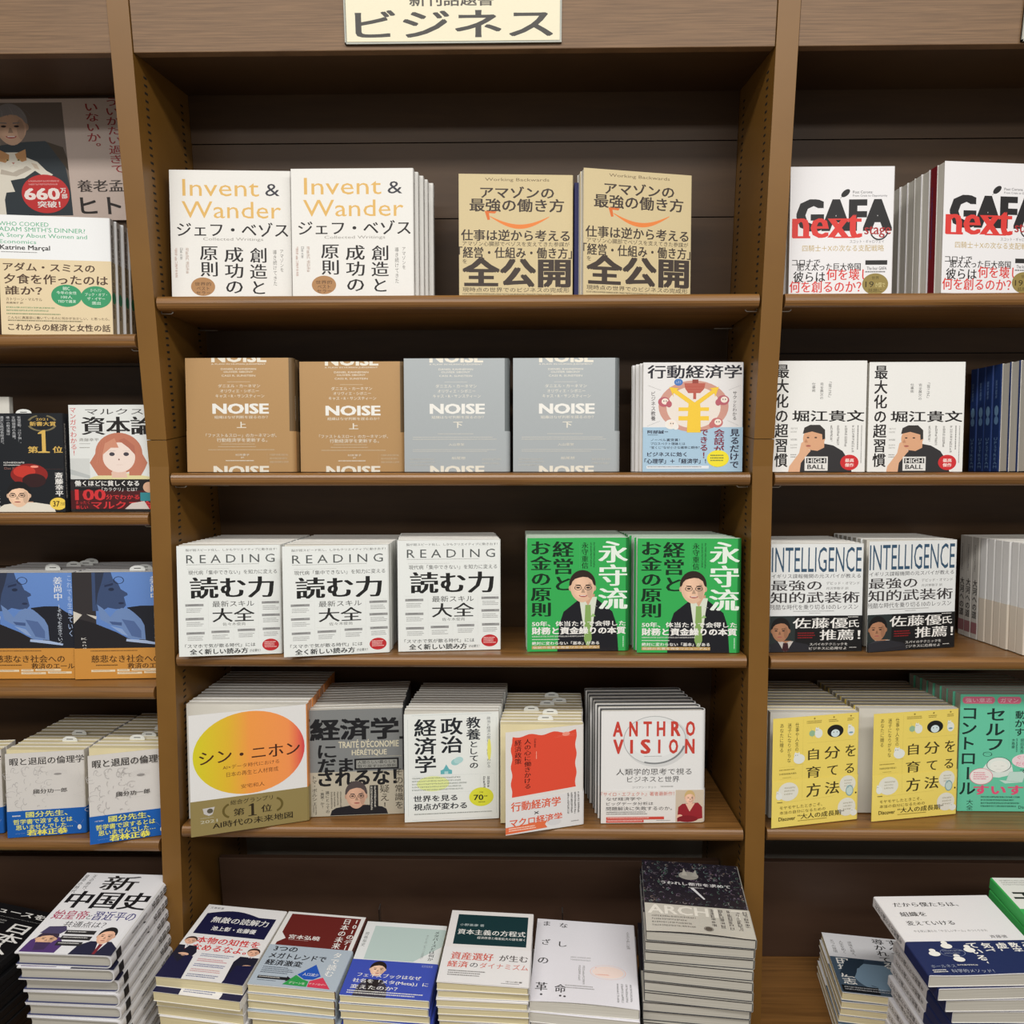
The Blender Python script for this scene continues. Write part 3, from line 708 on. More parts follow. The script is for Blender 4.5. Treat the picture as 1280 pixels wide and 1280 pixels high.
Design('upstream', lambda s: None, side='L', base=(24, 44, 92), spine=(32, 58, 116), t=.014, spine_art=lambda s: (s.ell(.5, .43, .3, .05, (120, 160, 200)), s.ell(.5, .52, .3, .04, (110, 150, 196)), s.L(.25, .14, .75, .32, 1, (120, 150, 196), True), s.V('UPSTREAM', .25, .68, .8, .97, (120, 156, 200))), desc='navy book with pale blue spine lettering')
Design('ivory_slab', None, base=(216, 214, 206), t=.014, desc='ivory book')
Design('navy_slab', None, base=(24, 26, 84), t=.005, desc='thin navy book')
def a_saito(s):
    g = (216, 178, 92)
    s.rect(0, 0, 1, 1, (22, 26, 32)); s.ring(.745, .10, .19, .085, .03, (120, 110, 80), 20, 160); s.ring(.745, .10, .19, .085, .03, (120, 110, 80), 200, 250); s.ring(.745, .10, .19, .085, .03, (120, 110, 80), 290, 340)
    s.T('2021', .67, .05, .82, .073, g); s.T('新書大賞', .59, .085, .915, .128, g, 'b'); s.one(.68, .17, .83, .40, g); s.T('第', .557, .335, .68, .40, g, 'b'); s.T('位', .87, .335, .99, .40, g, 'b')
    for u, l, tx in ((.435, .30, '気候変動、コロナ禍…。'), (.365, .26, '文明崩壊の危機。'), (.295, .22, '唯一の解決策は'), (.215, .31, '潤沢な脱成長経済だ。')): s.V(tx, u, .03, u+.045, l, (190, 192, 196))
    s.L(.24, .49, .56, .525, 1, W); s.L(.24, .52, .7, .537, 1, W); s.T('Das Kapital', .25, .545, .5, .575, (150, 100, 90)); s.line(.5, .565, .99, .565, .0007, (150, 90, 80))
    s.ell(.56, .62, .235, .11, (140, 34, 30)); s.ell(.50, .59, .14, .06, (196, 56, 44)); s.ell(.62, .68, .15, .07, (50, 24, 26)); s.ell(.63, .54, .05, .012, (244, 150, 130))
    s.V('人新世の資本論', -.0, .50, .185, .985, (230, 230, 232), 'm')
    s.bust(.52, .90, .35, 1.0, (226, 220, 206)); s.head(.42, .83, .135, .115, (232, 194, 164), (20, 20, 24), True, .18, -.15, False)
    s.V('斎藤幸平', .885, .60, .985, .84, W, 'b'); s.ell(.916, .917, .105, .062, (238, 204, 84)); s.T('37', .85, .89, .93, .945, (60, 40, 20), 'b'); s.T('万部', .94, .90, .995, .935, (60, 40, 20))
Design('saito', a_saito, base=(24, 28, 34), spine=(30, 32, 38), t=.016, desc='black book with a gold figure', spine_art=lambda s: s.L(.25, .1, .75, .9, 1, (180, 176, 170), True), pages=PAGE)
def a_marx(s):
    s.rect(.0, .5, .2, .70, (208, 210, 208)); s.poly([(.0, .6), (.2, .66), (.2, .69), (.0, .65)], (184, 188, 188)); s.V('マンガでわかる！', .012, .03, .075, .47, (206, 110, 110), 'm'); s.T('マルクス', .17, .035, .76, .09, K); s.T('資本論', .135, .11, .87, .28, K, 'M')
    s.T('斎藤幸平', .10, .31, .30, .34, (120, 116, 110)); s.L(.1, .36, .22, .37, 1, (140, 136, 130)); s.L(.1, .395, .22, .41, 1, (140, 136, 130))
    s.poly([(.17, .70), (.24, .67), (.42, .64), (.62, .64), (.80, .67), (.86, .70)], (222, 212, 160)); h = (190, 120, 96)
    s.ell(.50, .45, .24, .19, h); s.poly([(.27, .44), (.20, .54), (.24, .60), (.28, .66), (.42, .66), (.42, .5)], h); s.poly([(.73, .44), (.79, .54), (.76, .60), (.72, .66), (.60, .66), (.60, .5)], h)
    s.poly([(.43, .58), (.56, .58), (.58, .68), (.42, .68)], (226, 190, 172)); s.ell(.50, .49, .165, .14, (236, 218, 208))
    for i in range(9): s.line(.33+.02*i, .30+.006*(i % 3), .27+.028*i, .56-.02*(i % 2), .0008, (214, 160, 136) if i < 3 else h) if i < 3 else None
    s.poly([(.33, .47), (.36, .36), (.46, .31), (.50, .40), (.42, .40)], (206, 142, 116)); s.poly([(.67, .47), (.66, .38), (.56, .31), (.50, .33), (.60, .40)], (178, 108, 88))
    for u in (.43, .575): s.ell(u, .46, .028, .018, (70, 66, 74)); s.line(u-.04, .432, u+.04, .43, .001, (80, 60, 56))
    s.ell(.50, .51, .008, .008, (150, 110, 100)); s.line(.47, .56, .54, .56, .0009, (160, 110, 106))
def b_marx(s):
    r = (206, 50, 54)
    s.rect(.0, .72, .04, .99, (40, 34, 36)); s.T('働くほどに貧しくなる', .045, .708, .70, .758, W, 'b'); s.rect(.045, .765, .32, .766, (180, 180, 180)); s.T('「カラクリ」とは？', .32, .772, .68, .808, W); s.rect(.0, .80, 1, .975, (74, 20, 24))
    s.T('100', .05, .79, .35, .893, r, 'M'); s.T('分でわかる', .36, .84, .70, .885, r, 'b'); s.T('まったく', .05, .90, .19, .93, r); s.T('新しい', .05, .94, .17, .975, r, 'b'); s.T('マルクス論', .21, .90, .82, .975, r, 'b')
    s.T('「カラクリ」とは？', .32, .772, .68, .808, W); s.poly([(.55, .975), (.62, .92), (.75, .90), (.80, .975)], (206, 196, 190)); s.ell(.80, .77, .06, .05, (210, 168, 140)); s.rect(.71, .82, .86, .90, (50, 130, 140))
Design('marx', a_marx, b_marx, base=(224, 226, 224), bandcol=(26, 24, 26), bandv=.695, t=.012, spine=(170, 172, 172), desc='white comic-style book with a black band')
def a_kang(s):
    s.rect(0, 0, 1, 1, (104, 142, 208), (92, 128, 196), True); s.rect(0, 0, .235, 1, (52, 48, 50))
    s.poly([(.2, 0), (.40, 0), (.42, .06), (.47, .10), (.50, .16), (.565, .195), (.57, .215), (.53, .23), (.54, .27), (.55, .31), (.52, .34), (.44, .345), (.36, .33), (.30, .36), (.2, .36)], (60, 78, 116))
    s.poly([(.235, 0), (.33, 0), (.30, .1), (.26, .2), (.24, .3), (.235, .3)], (46, 54, 76)); s.ring(.48, .075, .055, .035, .008, (30, 36, 56)); s.line(.3, .12, .44, .07, .001, (30, 36, 56)); s.ell(.40, .16, .03, .015, (36, 46, 72)); s.ell(.5, .29, .03, .01, (40, 50, 80)); s.poly([(.33, .12), (.42, .10), (.42, .12), (.33, .14)], (40, 52, 84))
    s.poly([(.0, .42), (.2, .47), (.44, .56), (.56, .62), (.80, .68), (1.0, .70), (1.0, 1), (0, 1)], (34, 32, 36)); s.poly([(.56, .33), (.70, .315), (.84, .315), (.93, .37), (1.0, .40), (1, .71), (.70, .70), (.62, .45)], (30, 32, 42))
    s.poly([(.25, .30), (.31, .34), (.38, .42), (.44, .36), (.50, .335), (.58, .345), (.63, .38), (.70, .44), (.735, .50), (.745, .635), (.56, .62), (.50, .52), (.38, .49), (.28, .44)], (112, 140, 190)); s.poly([(.50, .44), (.63, .46), (.70, .55), (.70, .62), (.60, .60), (.54, .50)], (84, 108, 158)); s.poly([(.37, .46), (.5, .47), (.5, .5), (.40, .49)], (70, 92, 140))
    s.poly([(.545, .625), (.74, .64), (.89, .67), (.88, .685), (.54, .648)], (170, 190, 226)); s.poly([(.38, .50), (.5, .53), (.56, .6), (.50, .58)], (140, 166, 212))
    s.poly([(.0, .36), (.09, .395), (.0, .48)], (214, 208, 196)); s.poly([(.135, .39), (.24, .41), (.235, .44)], (206, 200, 192))
    s.V('姜尚中', .806, .04, .895, .26, (226, 230, 236), 'm'); s.V('―それでも生きていく', .835, .30, .885, .68, (206, 214, 226)); s.V('これでも生きていく', .945, .03, .998, .60, (176, 198, 236)); s.V('KangSangjung', .075, .61, .135, .96, (206, 204, 200))
def b_kang(s):
    d = (82, 52, 22)
    s.L(.17, .73, .72, .748, 1, (120, 80, 36)); s.T('慈悲なき社会への', .175, .775, .90, .845, d, 'm'); s.T('救済のエール', .55, .85, 1.0, .905, d, 'm'); s.L(.22, .865, .47, .885, 1, d); s.V('KangSangjung', .075, .61, .135, .96, (206, 204, 200)) if 0 else None
    for u0, u1, v in ((.17, .42, .912), (.44, .57, .909), (.59, .86, .905), (.44, .7, .935), (.72, .97, .93)): s.rect(u0, v, u1, v+.02, (234, 216, 184)); s.L(u0+.02, v+.005, u1-.02, v+.015, 1, (140, 100, 60))
Design('kang', a_kang, b_kang, base=(52, 60, 84), bandcol=(208, 146, 66), bandv=.71, t=.0155, mat=GLOSS, desc='blue book with a profile photograph and an orange band', pages=GREY, inner=(200, 200, 204))
def a_read(s):
    g = (160, 160, 158); d = (60, 60, 60)
    s.T('脳が超スピード化し、しかもクリエイティブに動き出す！', .085, .027, .97, .05, (70, 70, 70)); s.line(.08, .062, .97, .062, .0004, g); s.T('R E A D I N G', .09, .082, .945, .158, (84, 88, 88), 'g')
    s.L(.09, .168, .97, .18, 1, g); s.line(.08, .195, .97, .195, .0004, g); s.T('現代病「集中できない」を知力に変える', .107, .222, .965, .262, d); s.L(.1, .208, .6, .214, 1, g)
    s.T('読む力', .127, .285, .924, .478, (24, 24, 24), 'M'); s.T('最新スキル', .33, .503, .736, .557, d); s.T('大全', .33, .567, .736, .695, (40, 40, 40), 'm'); s.T('佐々木俊尚', .425, .70, .645, .73, (120, 120, 118))
    for u0, u1, v in ((.07, .245, .525), (.07, .245, .65), (.075, .25, .78), (.315, .49, .772), (.57, .74, .762), (.81, .98, .515), (.81, .985, .63), (.815, .985, .757)):
        s.rect(u0, v, u1, v+.022, (150, 150, 150)); s.L(u0+.03, v+.004, u1-.03, v+.018, 1, (100, 100, 100)); s.L(u0+.01, v+.04, u1, v+.085, 3, (150, 150, 150), fill=.4)
    for u in (.29, .775): s.line(u, .50, u, .86, .0004, g)
    for v in (.50, .63, .755): s.line(.06, v, .27, v, .0004, g); s.line(.80, v, .98, v, .0004, g)
    s.line(.53, .755, .53, .86, .0004, g); s.line(.3, .745, .77, .745, .0004, g)
    s.T('「スマホで気が散る時代」には', .06, .89, .74, .925, (50, 50, 50)); s.T('全く新しい読み方', .105, .935, .665, .985, (34, 34, 34), 'b'); s.T('が必要だ！', .685, .95, .79, .975, (70, 70, 70))
    s.ell(.89, .915, .082, .055, (190, 40, 46)); s.L(.83, .885, .95, .945, 4, (240, 210, 206))
Design('read', a_read, base=(230, 233, 231), t=.0185, desc='white reading book with a black title and a small red disc')
def a_naga(s):
    g = (12, 44, 24)
    s.V('お金の原則', .036, .03, .229, .69, g, 'M'); s.V('経営と', .25, .03, .447, .46, g, 'M'); s.V('永守重信', .527, .04, .59, .27, g, 'm'); s.L(.61, .04, .67, .27, 2, (20, 70, 40), True); s.line(.505, .04, .505, .27, .0006, (120, 210, 150))
    s.bust(.59, .52, .29, 1.02, (24, 25, 32), (216, 222, 206), (136, 170, 96)); s.head(.535, .435, .115, .125, (226, 186, 158), (46, 34, 28), True, .06, .06); s.rect(.655, .6, .68, .605, (150, 150, 150)); s.poly([(.61, .70), (.64, .665), (.665, .69)], (150, 190, 120))
    s.V('永守流', .697, .03, .967, .63, (232, 242, 232), 'M'); s.T('50年、体当たりで会得した', .047, .732, .956, .777, W, 'b'); s.T('財務と資金繰りの本質', .047, .785, .956, .848, W, 'B')
    s.L(.047, .86, .70, .885, 1, W); s.L(.047, .89, .37, .905, 1, W); s.T('絶対に変わらない「基本」がある', .047, .912, .70, .942, W, 'b'); s.rect(.045, .95, .705, .978, (196, 160, 100)); s.T('伝説の名著を完全リニューアル！', .055, .954, .695, .974, W)
    s.L(.93, .87, .95, .975, 1, (190, 230, 200), True)
Design('naga', a_naga, base=(52, 170, 84), spine=(30, 120, 56), t=.019, mat=GLOSS, hard=True, desc='green book with a man in a suit', inner=(196, 206, 196))
def a_intel(s):
    b = (52, 82, 108)
    s.T('INTELLIGENCE', .01, .03, .975, .262, b, 'g'); s.T('イギリス諜報機関の元スパイが教える', .01, .277, .97, .317, (70, 70, 74)); s.T('最強の', .01, .335, .55, .432, (56, 52, 54), 'm'); s.T('デビッド・オマンド', .60, .35, .96, .38, (110, 108, 108)); s.T('月沢李歌子 訳', .60, .40, .84, .424, (110, 108, 108))
    s.T('知的武装術', .005, .443, .96, .548, (56, 52, 54), 'm'); s.T('残酷な時代を乗り切る10のレッスン', .0, .56, .95, .608, (90, 88, 90)); s.L(.25, .62, .72, .632, 1, (120, 118, 118)); s.L(.42, .638, .56, .648, 1, (120, 118, 118))
def b_intel(s):
    s.rect(0, .665, .27, 1, (40, 48, 48)); s.bust(.17, .90, .28, 1.01, (38, 38, 44), (196, 190, 184), (60, 30, 36), (170, 122, 92)); s.head(.115, .80, .092, .10, (170, 122, 92), (20, 18, 18), False, .12, -.1, False)
    s.T('佐藤優', .247, .685, .84, .782, W, 'm'); s.T('氏', .85, .705, .96, .775, W, 'm'); s.T('推薦！', .54, .795, .975, .893, W, 'm'); s.L(.30, .82, .49, .885, 3, (150, 30, 34)); s.T('スパイのテクニックを', .43, .918, .84, .943, W); s.T('ビジネスに応用せよ', .425, .955, .83, .982, W); s.L(.86, .96, .96, .972, 1, W); s.L(.84, .675, .96, .69, 1, W)
Design('intel', a_intel, b_intel, base=(228, 230, 230), bandcol=(20, 20, 22), bandv=.665, t=.0175, desc='white book with tall blue-grey lettering and a black band')
Design('spine_book', lambda s: None, side='L', base=(206, 204, 198), spine=(198, 194, 188), t=.008, spine_art=lambda s: (s.V('大河への道', .15, .42, .9, .80, (50, 46, 46), 'b'), s.rect(0, .84, 1, .95, (150, 104, 108)), s.L(.3, .08, .7, .36, 1, (120, 116, 112), True)), desc='pale book with dark spine lettering')
Design('pale_slab', lambda s: None, side='L', base=(226, 225, 224), spine=(224, 223, 222), t=.009, desc='pale slim book', bandcol=(216, 205, 190), bandv=.58)
def a_shin(s):
    d = (70, 36, 22)
    s.ell(.5, .355, .474, .345, None, [(0, (214, 206, 40)), (.3, (226, 184, 50)), (.5, (242, 156, 74)), (.85, (244, 150, 84)), (.95, (230, 104, 80)), (1, (206, 64, 76))])
    s.T('シン・ニホン', .08, .31, .93, .415, d, 'm'); s.T('AI×データ時代における', .27, .44, .75, .475, (110, 60, 30)); s.T('日本の再生と人材育成', .30, .50, .74, .54, (110, 60, 30)); s.T('安宅和人', .42, .615, .62, .65, (110, 60, 30))
def b_shin(s):
    d = (46, 36, 20)
    s.T('総合グランプリ', .33, .735, .69, .775, d); s.T('第', .355, .81, .445, .87, d, 'm'); s.one(.478, .785, .55, .888, d); s.T('位', .59, .81, .68, .872, d, 'm'); s.T('AI時代の未来地図', .18, .90, .86, .955, d, 'm')
    s.ring(.34, .82, .08, .065, .02, (100, 86, 40), 110, 250); s.ring(.70, .82, .08, .065, .02, (100, 86, 40), -70, 70); s.poly([(.1, .775), (.2, .77), (.18, .83), (.15, .84), (.11, .82)], (196, 192, 190)); s.ell(.16, .80, .025, .02, (90, 84, 70)); s.L(.08, .85, .22, .865, 1, (176, 168, 140)); s.T('2021', .08, .873, .22, .898, (190, 184, 160), 'b')
Design('shin', a_shin, b_shin, base=(228, 227, 226), spine=(222, 140, 70), bandcol=(146, 130, 82), bandv=.708, t=.0165, mat=GLOSS, desc='white book with an orange disc')
def a_keizai(s):
    k = (24, 24, 28)
    s.rect(0, .585, 1, 1, (184, 176, 158)); s.T('「経済学」', -.10, .085, 1.07, .285, k, 'B'); c = (214, 206, 180)
    s.T("TRAITÉ D'ÉCONOMIE", .31, .285, .95, .36, c, 'b'); s.T('HÉRÉTIQUE', .45, .37, .82, .44, c, 'b'); s.L(.53, .445, .98, .46, 1, (170, 166, 150)); s.T('に', .095, .33, .28, .45, k, 'b'); s.T('だま', .095, .46, .455, .583, k, 'B')
    s.rect(.475, .465, .95, .57, k); s.rect(.495, .48, .93, .555, (150, 150, 144)); s.T('人間らしい暮らしを', .51, .485, .92, .515, k); s.T('取り戻す10の原則', .51, .523, .92, .552, k)
    s.T('されるな！', .095, .568, .92, .715, k, 'B'); s.V('その常識を', .905, .57, .995, .95, (60, 54, 46)); s.V('疑え！', .745, .72, .845, .95, (60, 54, 46))
    s.V('トマ・ポルシェ', .025, .615, .075, .89, k); s.L(.03, .9, .08, .985, 2, (90, 84, 74), True); s.V('“真実”か？', .11, .75, .15, .92, k); s.V('誰にとっての', .165, .76, .205, .97, k); s.L(.22, .77, .35, .93, 4, (100, 94, 84), True)
    s.bust(.52, .90, .3, .995, (28, 28, 34), None, None, (206, 164, 140)); s.head(.49, .815, .105, .115, (206, 164, 140), (80, 70, 70), True, .14, .05, False); s.rect(.635, .72, .725, .965, (30, 30, 32)); s.L(.645, .73, .72, .955, 2, (220, 216, 204), True)
Design('keizai', a_keizai, base=(128, 130, 130), spine=(80, 80, 82), t=.0155, desc='grey book with heavy black lettering')
def a_seiji(s):
    l = (120, 146, 150)
    for u0, v0, u1, v1 in ((.08, .015, .92, .015), (.04, .05, .04, .95), (.97, .05, .97, .95), (.08, .985, .92, .985)): s.line(u0, v0, u1, v1, .0012, l)
    s.V('経済学', .11, .05, .335, .545, (30, 34, 40), 'b'); s.V('政治', .385, .045, .61, .37, (30, 34, 40), 'b'); s.V('教養', .655, .045, .80, .255, (44, 48, 54), 'b'); s.V('としての', .69, .27, .775, .52, (44, 48, 54), 'b'); s.V('政治と経済の関係が3時間でわかる', .87, .045, .91, .52, (90, 94, 98)); s.ell(.895, .35, .02, .1, (230, 226, 110))
    t = (100, 176, 184); s.poly([(.38, .565), (.38, .53), (.41, .52), (.44, .475), (.47, .52), (.50, .53), (.50, .565)], t); s.rect(.42, .54, .46, .565, (180, 214, 216)); s.ell(.54, .455, .05, .03, (150, 200, 200), rot=-15); s.ell(.57, .44, .05, .03, (176, 212, 212), rot=-15)
    s.path([(.08, .575), (.95, .575), (.95, .735), (.08, .735)], .0006, (150, 160, 162)); s.ell(.3, .65, .17, .07, (226, 234, 160)); s.L(.08, .59, .75, .725, 5, (110, 120, 110)); s.line(.80, .575, .80, .735, .0006, (150, 160, 162)); s.L(.83, .60, .92, .72, 2, (50, 54, 58), True)
    s.T('世界を見る', .095, .758, .555, .815, (40, 42, 48), 'b'); s.T('視点が変わる', .095, .832, .655, .893, (40, 42, 48), 'b'); s.ell(.81, .79, .13, .088, (222, 222, 62)); s.T('70', .73, .77, .83, .82, (40, 40, 30), 'b'); s.L(.84, .78, .88, .80, 1, (60, 60, 30)); s.L(.78, .835, .86, .85, 1, (60, 60, 30)); s.T('万部', .79, .74, .83, .755, (60, 60, 30)); s.L(.1, .925, .93, .945, 1, (140, 144, 140))
Design('seiji', a_seiji, base=(230, 233, 230), t=.0145, spine=(220, 222, 220), desc='white book with bold black vertical lettering and a yellow disc')
def a_iwanami(s):
    r = (226, 78, 54); pts = []
    for i in range(21): q = i/20; pts.append((.09+.81*q, .05+.012*math.sin(q*17)))
    for i in range(1, 21): q = i/20; pts.append((.90+.010*math.sin(q*19), .05+.56*q))
    pts += [(.08, .64)]
    for i in range(1, 20): q = 1-i/20; pts.append((.075+.010*math.sin(q*21), .05+.56*q))
    s.poly(pts, r); s.V('人の心に働きかける', .235, .085, .32, .57, (70, 20, 14), 'm'); s.V('経済政策', .115, .085, .20, .32, (70, 20, 14), 'm'); s.L(.36, .09, .41, .2, 1, (90, 26, 18), True); s.L(.385, .215, .40, .30, 1, (250, 190, 170), True)
    s.ell(.77, .075, .05, .02, (240, 150, 130)); s.line(.62, .10, .90, .08, .0006, (246, 170, 150)); s.line(.66, .085, .88, .10, .0006, (246, 170, 150))
def b_iwanami(s):
    r = (222, 96, 64)
    s.T('行動経済学', .07, .685, .70, .775, r, 'b'); s.T('×', .36, .80, .42, .83, K); s.T('マクロ経済学', .055, .845, .72, .925, r, 'b'); s.poly([(.0, .925), (.53, .905), (.50, .94), (.53, .975), (.0, .99)], (228, 112, 70)); s.L(.04, .935, .46, .975, 2, (250, 226, 210)); s.L(.79, .66, .97, .88, 4, (90, 86, 84), True); s.L(.84, .945, .97, .96, 1, (100, 96, 94)); s.ell(.62, .93, .09, .03, (214, 212, 214))
Design('iwanami', a_iwanami, b_iwanami, base=(226, 222, 218), bandcol=(224, 222, 222), bandv=.66, t=.0155, pages=CREAM, spine=(214, 210, 204), desc='white pocket book with a red panel')
def a_anthro(s):
    r = (200, 66, 54)
    s.ell(.53, .275, .31, .225, (212, 212, 212)); s.ell(.51, .26, .30, .215, (226, 227, 227)); s.ring(.51, .26, .30, .215, .008, (176, 178, 178)); s.ring(.51, .26, .30, .215, .02, (130, 132, 134), 15, 110); s.ell(.51, .25, .24, .165, (232, 233, 233))
    for ch, u0, u1 in (('A', .115, .20), ('N', .27, .343), ('T', .405, .477), ('H', .533, .605), ('R', .67, .75), ('O', .81, .89)): s.T(ch, u0, .097, u1, .222, r, 'B')
    for ch, u0, u1 in (('V', .12, .207), ('I', .275, .303), ('S', .383, .463), ('I', .542, .565), ('O', .65, .73), ('N', .805, .887)): s.T(ch, u0, .255, u1, .378, r, 'g' if ch == 'I' else 'B')
    s.T('人類学的思考で視る', .145, .512, .866, .57, (80, 78, 78)); s.T('ビジネスと世界', .25, .582, .75, .635, (80, 78, 78)); s.L(.41, .40, .59, .41, 1, (150, 150, 150)); s.T('ジリアン・テット', .30, .67, .53, .69, (140, 138, 136)); s.L(.57, .67, .70, .688, 1, (150, 148, 146))
def b_anthro(s):
    s.rect(.715, .705, .985, .995, (206, 190, 170)); s.poly([(.73, .99), (.74, .86), (.78, .83), (.93, .82), (.97, .86), (.975, .96), (.9, .975)], (150, 34, 44)); s.poly([(.81, .83), (.90, .825), (.85, .90)], (232, 190, 166)); s.head(.85, .775, .045, .055, (234, 190, 166), (206, 176, 120), False, .2, .1); s.ell(.755, .945, .03, .02, (230, 184, 160)); s.ell(.83, .965, .1, .03, (130, 28, 38))
    s.T('『サイロ・エフェクト』著者最新作！', .0, .718, .70, .755, (214, 130, 118)); s.T('なぜ経済学や', .05, .765, .385, .795, (70, 66, 66)); s.T('ビッグデータ分析は', .05, .808, .50, .838, (70, 66, 66)); s.T('問題解決に失敗するのか。', .05, .85, .68, .885, (70, 66, 66)); s.L(.05, .895, .48, .928, 2, (120, 116, 114))
    s.rect(.05, .942, .605, .967, (206, 74, 60)); s.L(.06, .948, .59, .961, 1, (246, 220, 212)); s.rect(.05, .97, .41, .992, (206, 74, 60)); s.L(.06, .975, .4, .988, 1, (246, 220, 212)); s.L(.53, .975, .67, .985, 1, (140, 136, 134))
Design('anthro', a_anthro, b_anthro, base=(230, 229, 228), bandcol=(228, 224, 220), bandv=.705, t=.019, hard=True, spine=(228, 228, 228), inner=(70, 70, 72), desc='white hardcover with red lettering and black endpapers')
def blob(s, u, v, ru, rv, c=(230, 232, 226), ears=True):
    s.ell(u, v, ru, rv, c); s.ell(u-ru*.5, v-rv*.8, ru*.4, rv*.5, c)
    if ears: s.poly([(u-ru*.9, v-rv*.9), (u-ru*.7, v-rv*1.5), (u-ru*.4, v-rv*1.0)], c); s.poly([(u-ru*.3, v-rv*1.0), (u, v-rv*1.5), (u+ru*.1, v-rv*.9)], c)
    s.ell(u-ru*.65, v-rv*.8, ru*.07, rv*.08, K); s.ell(u-ru*.3, v-rv*.8, ru*.07, rv*.08, K)
def a_grow(s):
    d = (66, 56, 24); g = (150, 128, 50)
    for tx, u0, u1, v0, v1 in (('自', .41, .53, .30, .405), ('分', .60, .78, .295, .41), ('を', .845, .965, .295, .405), ('育', .39, .555, .465, .57), ('て', .635, .755, .475, .565), ('る', .845, .95, .47, .56)): s.T(tx, u0, v0, u1, v1, d, 'm')
    s.line(.345, .02, .345, .745, .0007, g); s.line(.395, .247, .97, .247, .0007, g); s.line(.07, .45, .30, .45, .0006, g); s.line(.07, .56, .3, .56, .0006, g)
    s.V('仕事や人生の', .255, .05, .298, .31, d); s.V('迷子になりがちな', .168, .05, .212, .41, d); s.V('あなたに贈る', .08, .05, .122, .31, d); s.L(.08, .47, .28, .49, 1, g); s.L(.08, .505, .28, .535, 1, d); s.L(.12, .545, .24, .555, 1, g)
    for u, w_ in ((.475, .09), (.70, .06), (.90, .04)): s.ell(u, .025, .01, .008, g); s.L(u-w_, .045, u+w_, .075, 2, (130, 110, 44))
    s.ell(.45, .16, .035, .028, (150, 186, 150)); s.line(.43, .1, .45, .15, .0015, (140, 176, 150)); s.line(.45, .185, .45, .205, .0006, K); blob(s, .525, .165, .045, .042); s.ell(.72, .155, .095, .058, (26, 24, 24)); s.ell(.72, .175, .05, .035, (214, 228, 230)); s.ell(.70, .165, .005, .005, K); s.ell(.74, .165, .005, .005, K); blob(s, .905, .165, .042, .045); s.ell(.905, .18, .025, .008, (120, 160, 180))
    blob(s, .305, .385, .065, .045); s.line(.25, .435, .36, .435, .0007, d)
    s.L(.04, .60, .06, .61, 1, g)
def b_grow(s):
    d = (66, 56, 24); g = (150, 128, 50)
    s.T('方', .395, .62, .555, .745, d, 'm'); s.T('法', .61, .62, .775, .735, d, 'm'); s.line(.345, .585, .345, .745, .0007, g); s.line(.07, .775, .72, .755, .0007, g)
    for u, v, ru, rv in ((.185, .675, .115, .085), (.875, .655, .095, .078), (.87, .87, .105, .085)): s.ell(u, v, ru, rv, (228, 226, 214)); s.L(u-ru*.4, v-rv*.5, u+ru*.7, v+rv*.5, 3, (150, 140, 110))
    blob(s, .08, .71, .035, .035); s.rect(.06, .765, .12, .77, K); blob(s, .90, .725, .04, .045, (196, 214, 208)); s.ring(.90, .72, .045, .05, .008, (120, 160, 170)); s.ell(.975, .745, .009, .008, K); blob(s, .955, .93, .04, .03)
    s.T('モヤモヤしたときこそ、', .09, .805, .58, .835, (110, 94, 40)); s.T('本当の自分になるための', .09, .85, .62, .88, (110, 94, 40)); s.T('“大人の成長期”', .30, .89, .84, .94, d, 'm'); s.T('Discover', .08, .905, .27, .94, (90, 76, 30), 'b'); s.L(.3, .95, .66, .965, 1, g)
Design('grow', a_grow, b_grow, base=(238, 214, 106), bandcol=(240, 217, 110), bandv=.575, t=.0165, mat=PRINT, pages=PAGE, desc='yellow book with small white animals')
def a_selfc(s):
    d = (24, 48, 44); p = (222, 110, 140)
    for u0, u1, tx in ((.02, .335, '強い意志'), (.36, .59, 'ガマン'), (.615, .85, 'やる気')):
        s.rect(u0+.03, .02, u1-.03, .08, p); s.ell(u0+.03, .05, .03, .03, p); s.ell(u1-.03, .05, .03, .03, p); s.T(tx, u0+.03, .032, u1-.03, .068, (246, 214, 222))
    s.V('コントロール', .02, .12, .17, .855, d, 'b'); s.V('セルフ', .26, .12, .435, .475, d, 'b'); s.line(.485, .12, .485, .48, .0006, (70, 160, 130)); s.V('動かす', .54, .14, .63, .35, d, 'b'); s.V('堀田秀吾', .595, .375, .63, .50, d); s.V('木島豪', .51, .375, .545, .46, d); s.L(.555, .375, .58, .49, 1, d, True)
    s.V('大全', .09, .90, .155, .99, d); s.line(.235, .49, .33, .52, .001, d); s.ring(.28, .51, .045, .02, .006, d)
    s.poly([(.23, .64), (.30, .56), (.42, .55), (.52, .60), (.54, .68), (.40, .71), (.26, .70)], (222, 232, 226)); s.ell(.395, .60, .12, .065, (230, 238, 232)); s.ring(.395, .60, .12, .065, .006, d); s.ell(.395, .615, .085, .05, (238, 240, 234))
    for u in (.36, .43): s.line(u-.015, .61, u+.015, .61, .0008, d)
    s.line(.37, .64, .42, .64, .0008, d); s.poly([(.50, .66), (.66, .655), (.63, .75), (.46, .76), (.40, .73), (.47, .735)], (196, 224, 214)); s.path([(.50, .66), (.66, .655), (.63, .75), (.47, .735), (.50, .66)], .0008, d)
    s.ell(.225, .70, .115, .07, (240, 232, 230)); s.ring(.225, .70, .115, .07, .006, p); s.L(.15, .665, .30, .735, 4, p); s.ell(.66, .565, .14, .06, (240, 216, 222)); s.T('ぐうたら', .57, .52, .78, .55, p); s.T('だらだら', .56, .575, .77, .605, p); s.T('でも', .60, .635, .76, .67, K)
    s.T('すいすい', .16, .778, .80, .855, (226, 84, 124), 'B'); s.L(.23, .87, .62, .975, 4, d); s.T('Discover', .60, .95, .75, .975, d)
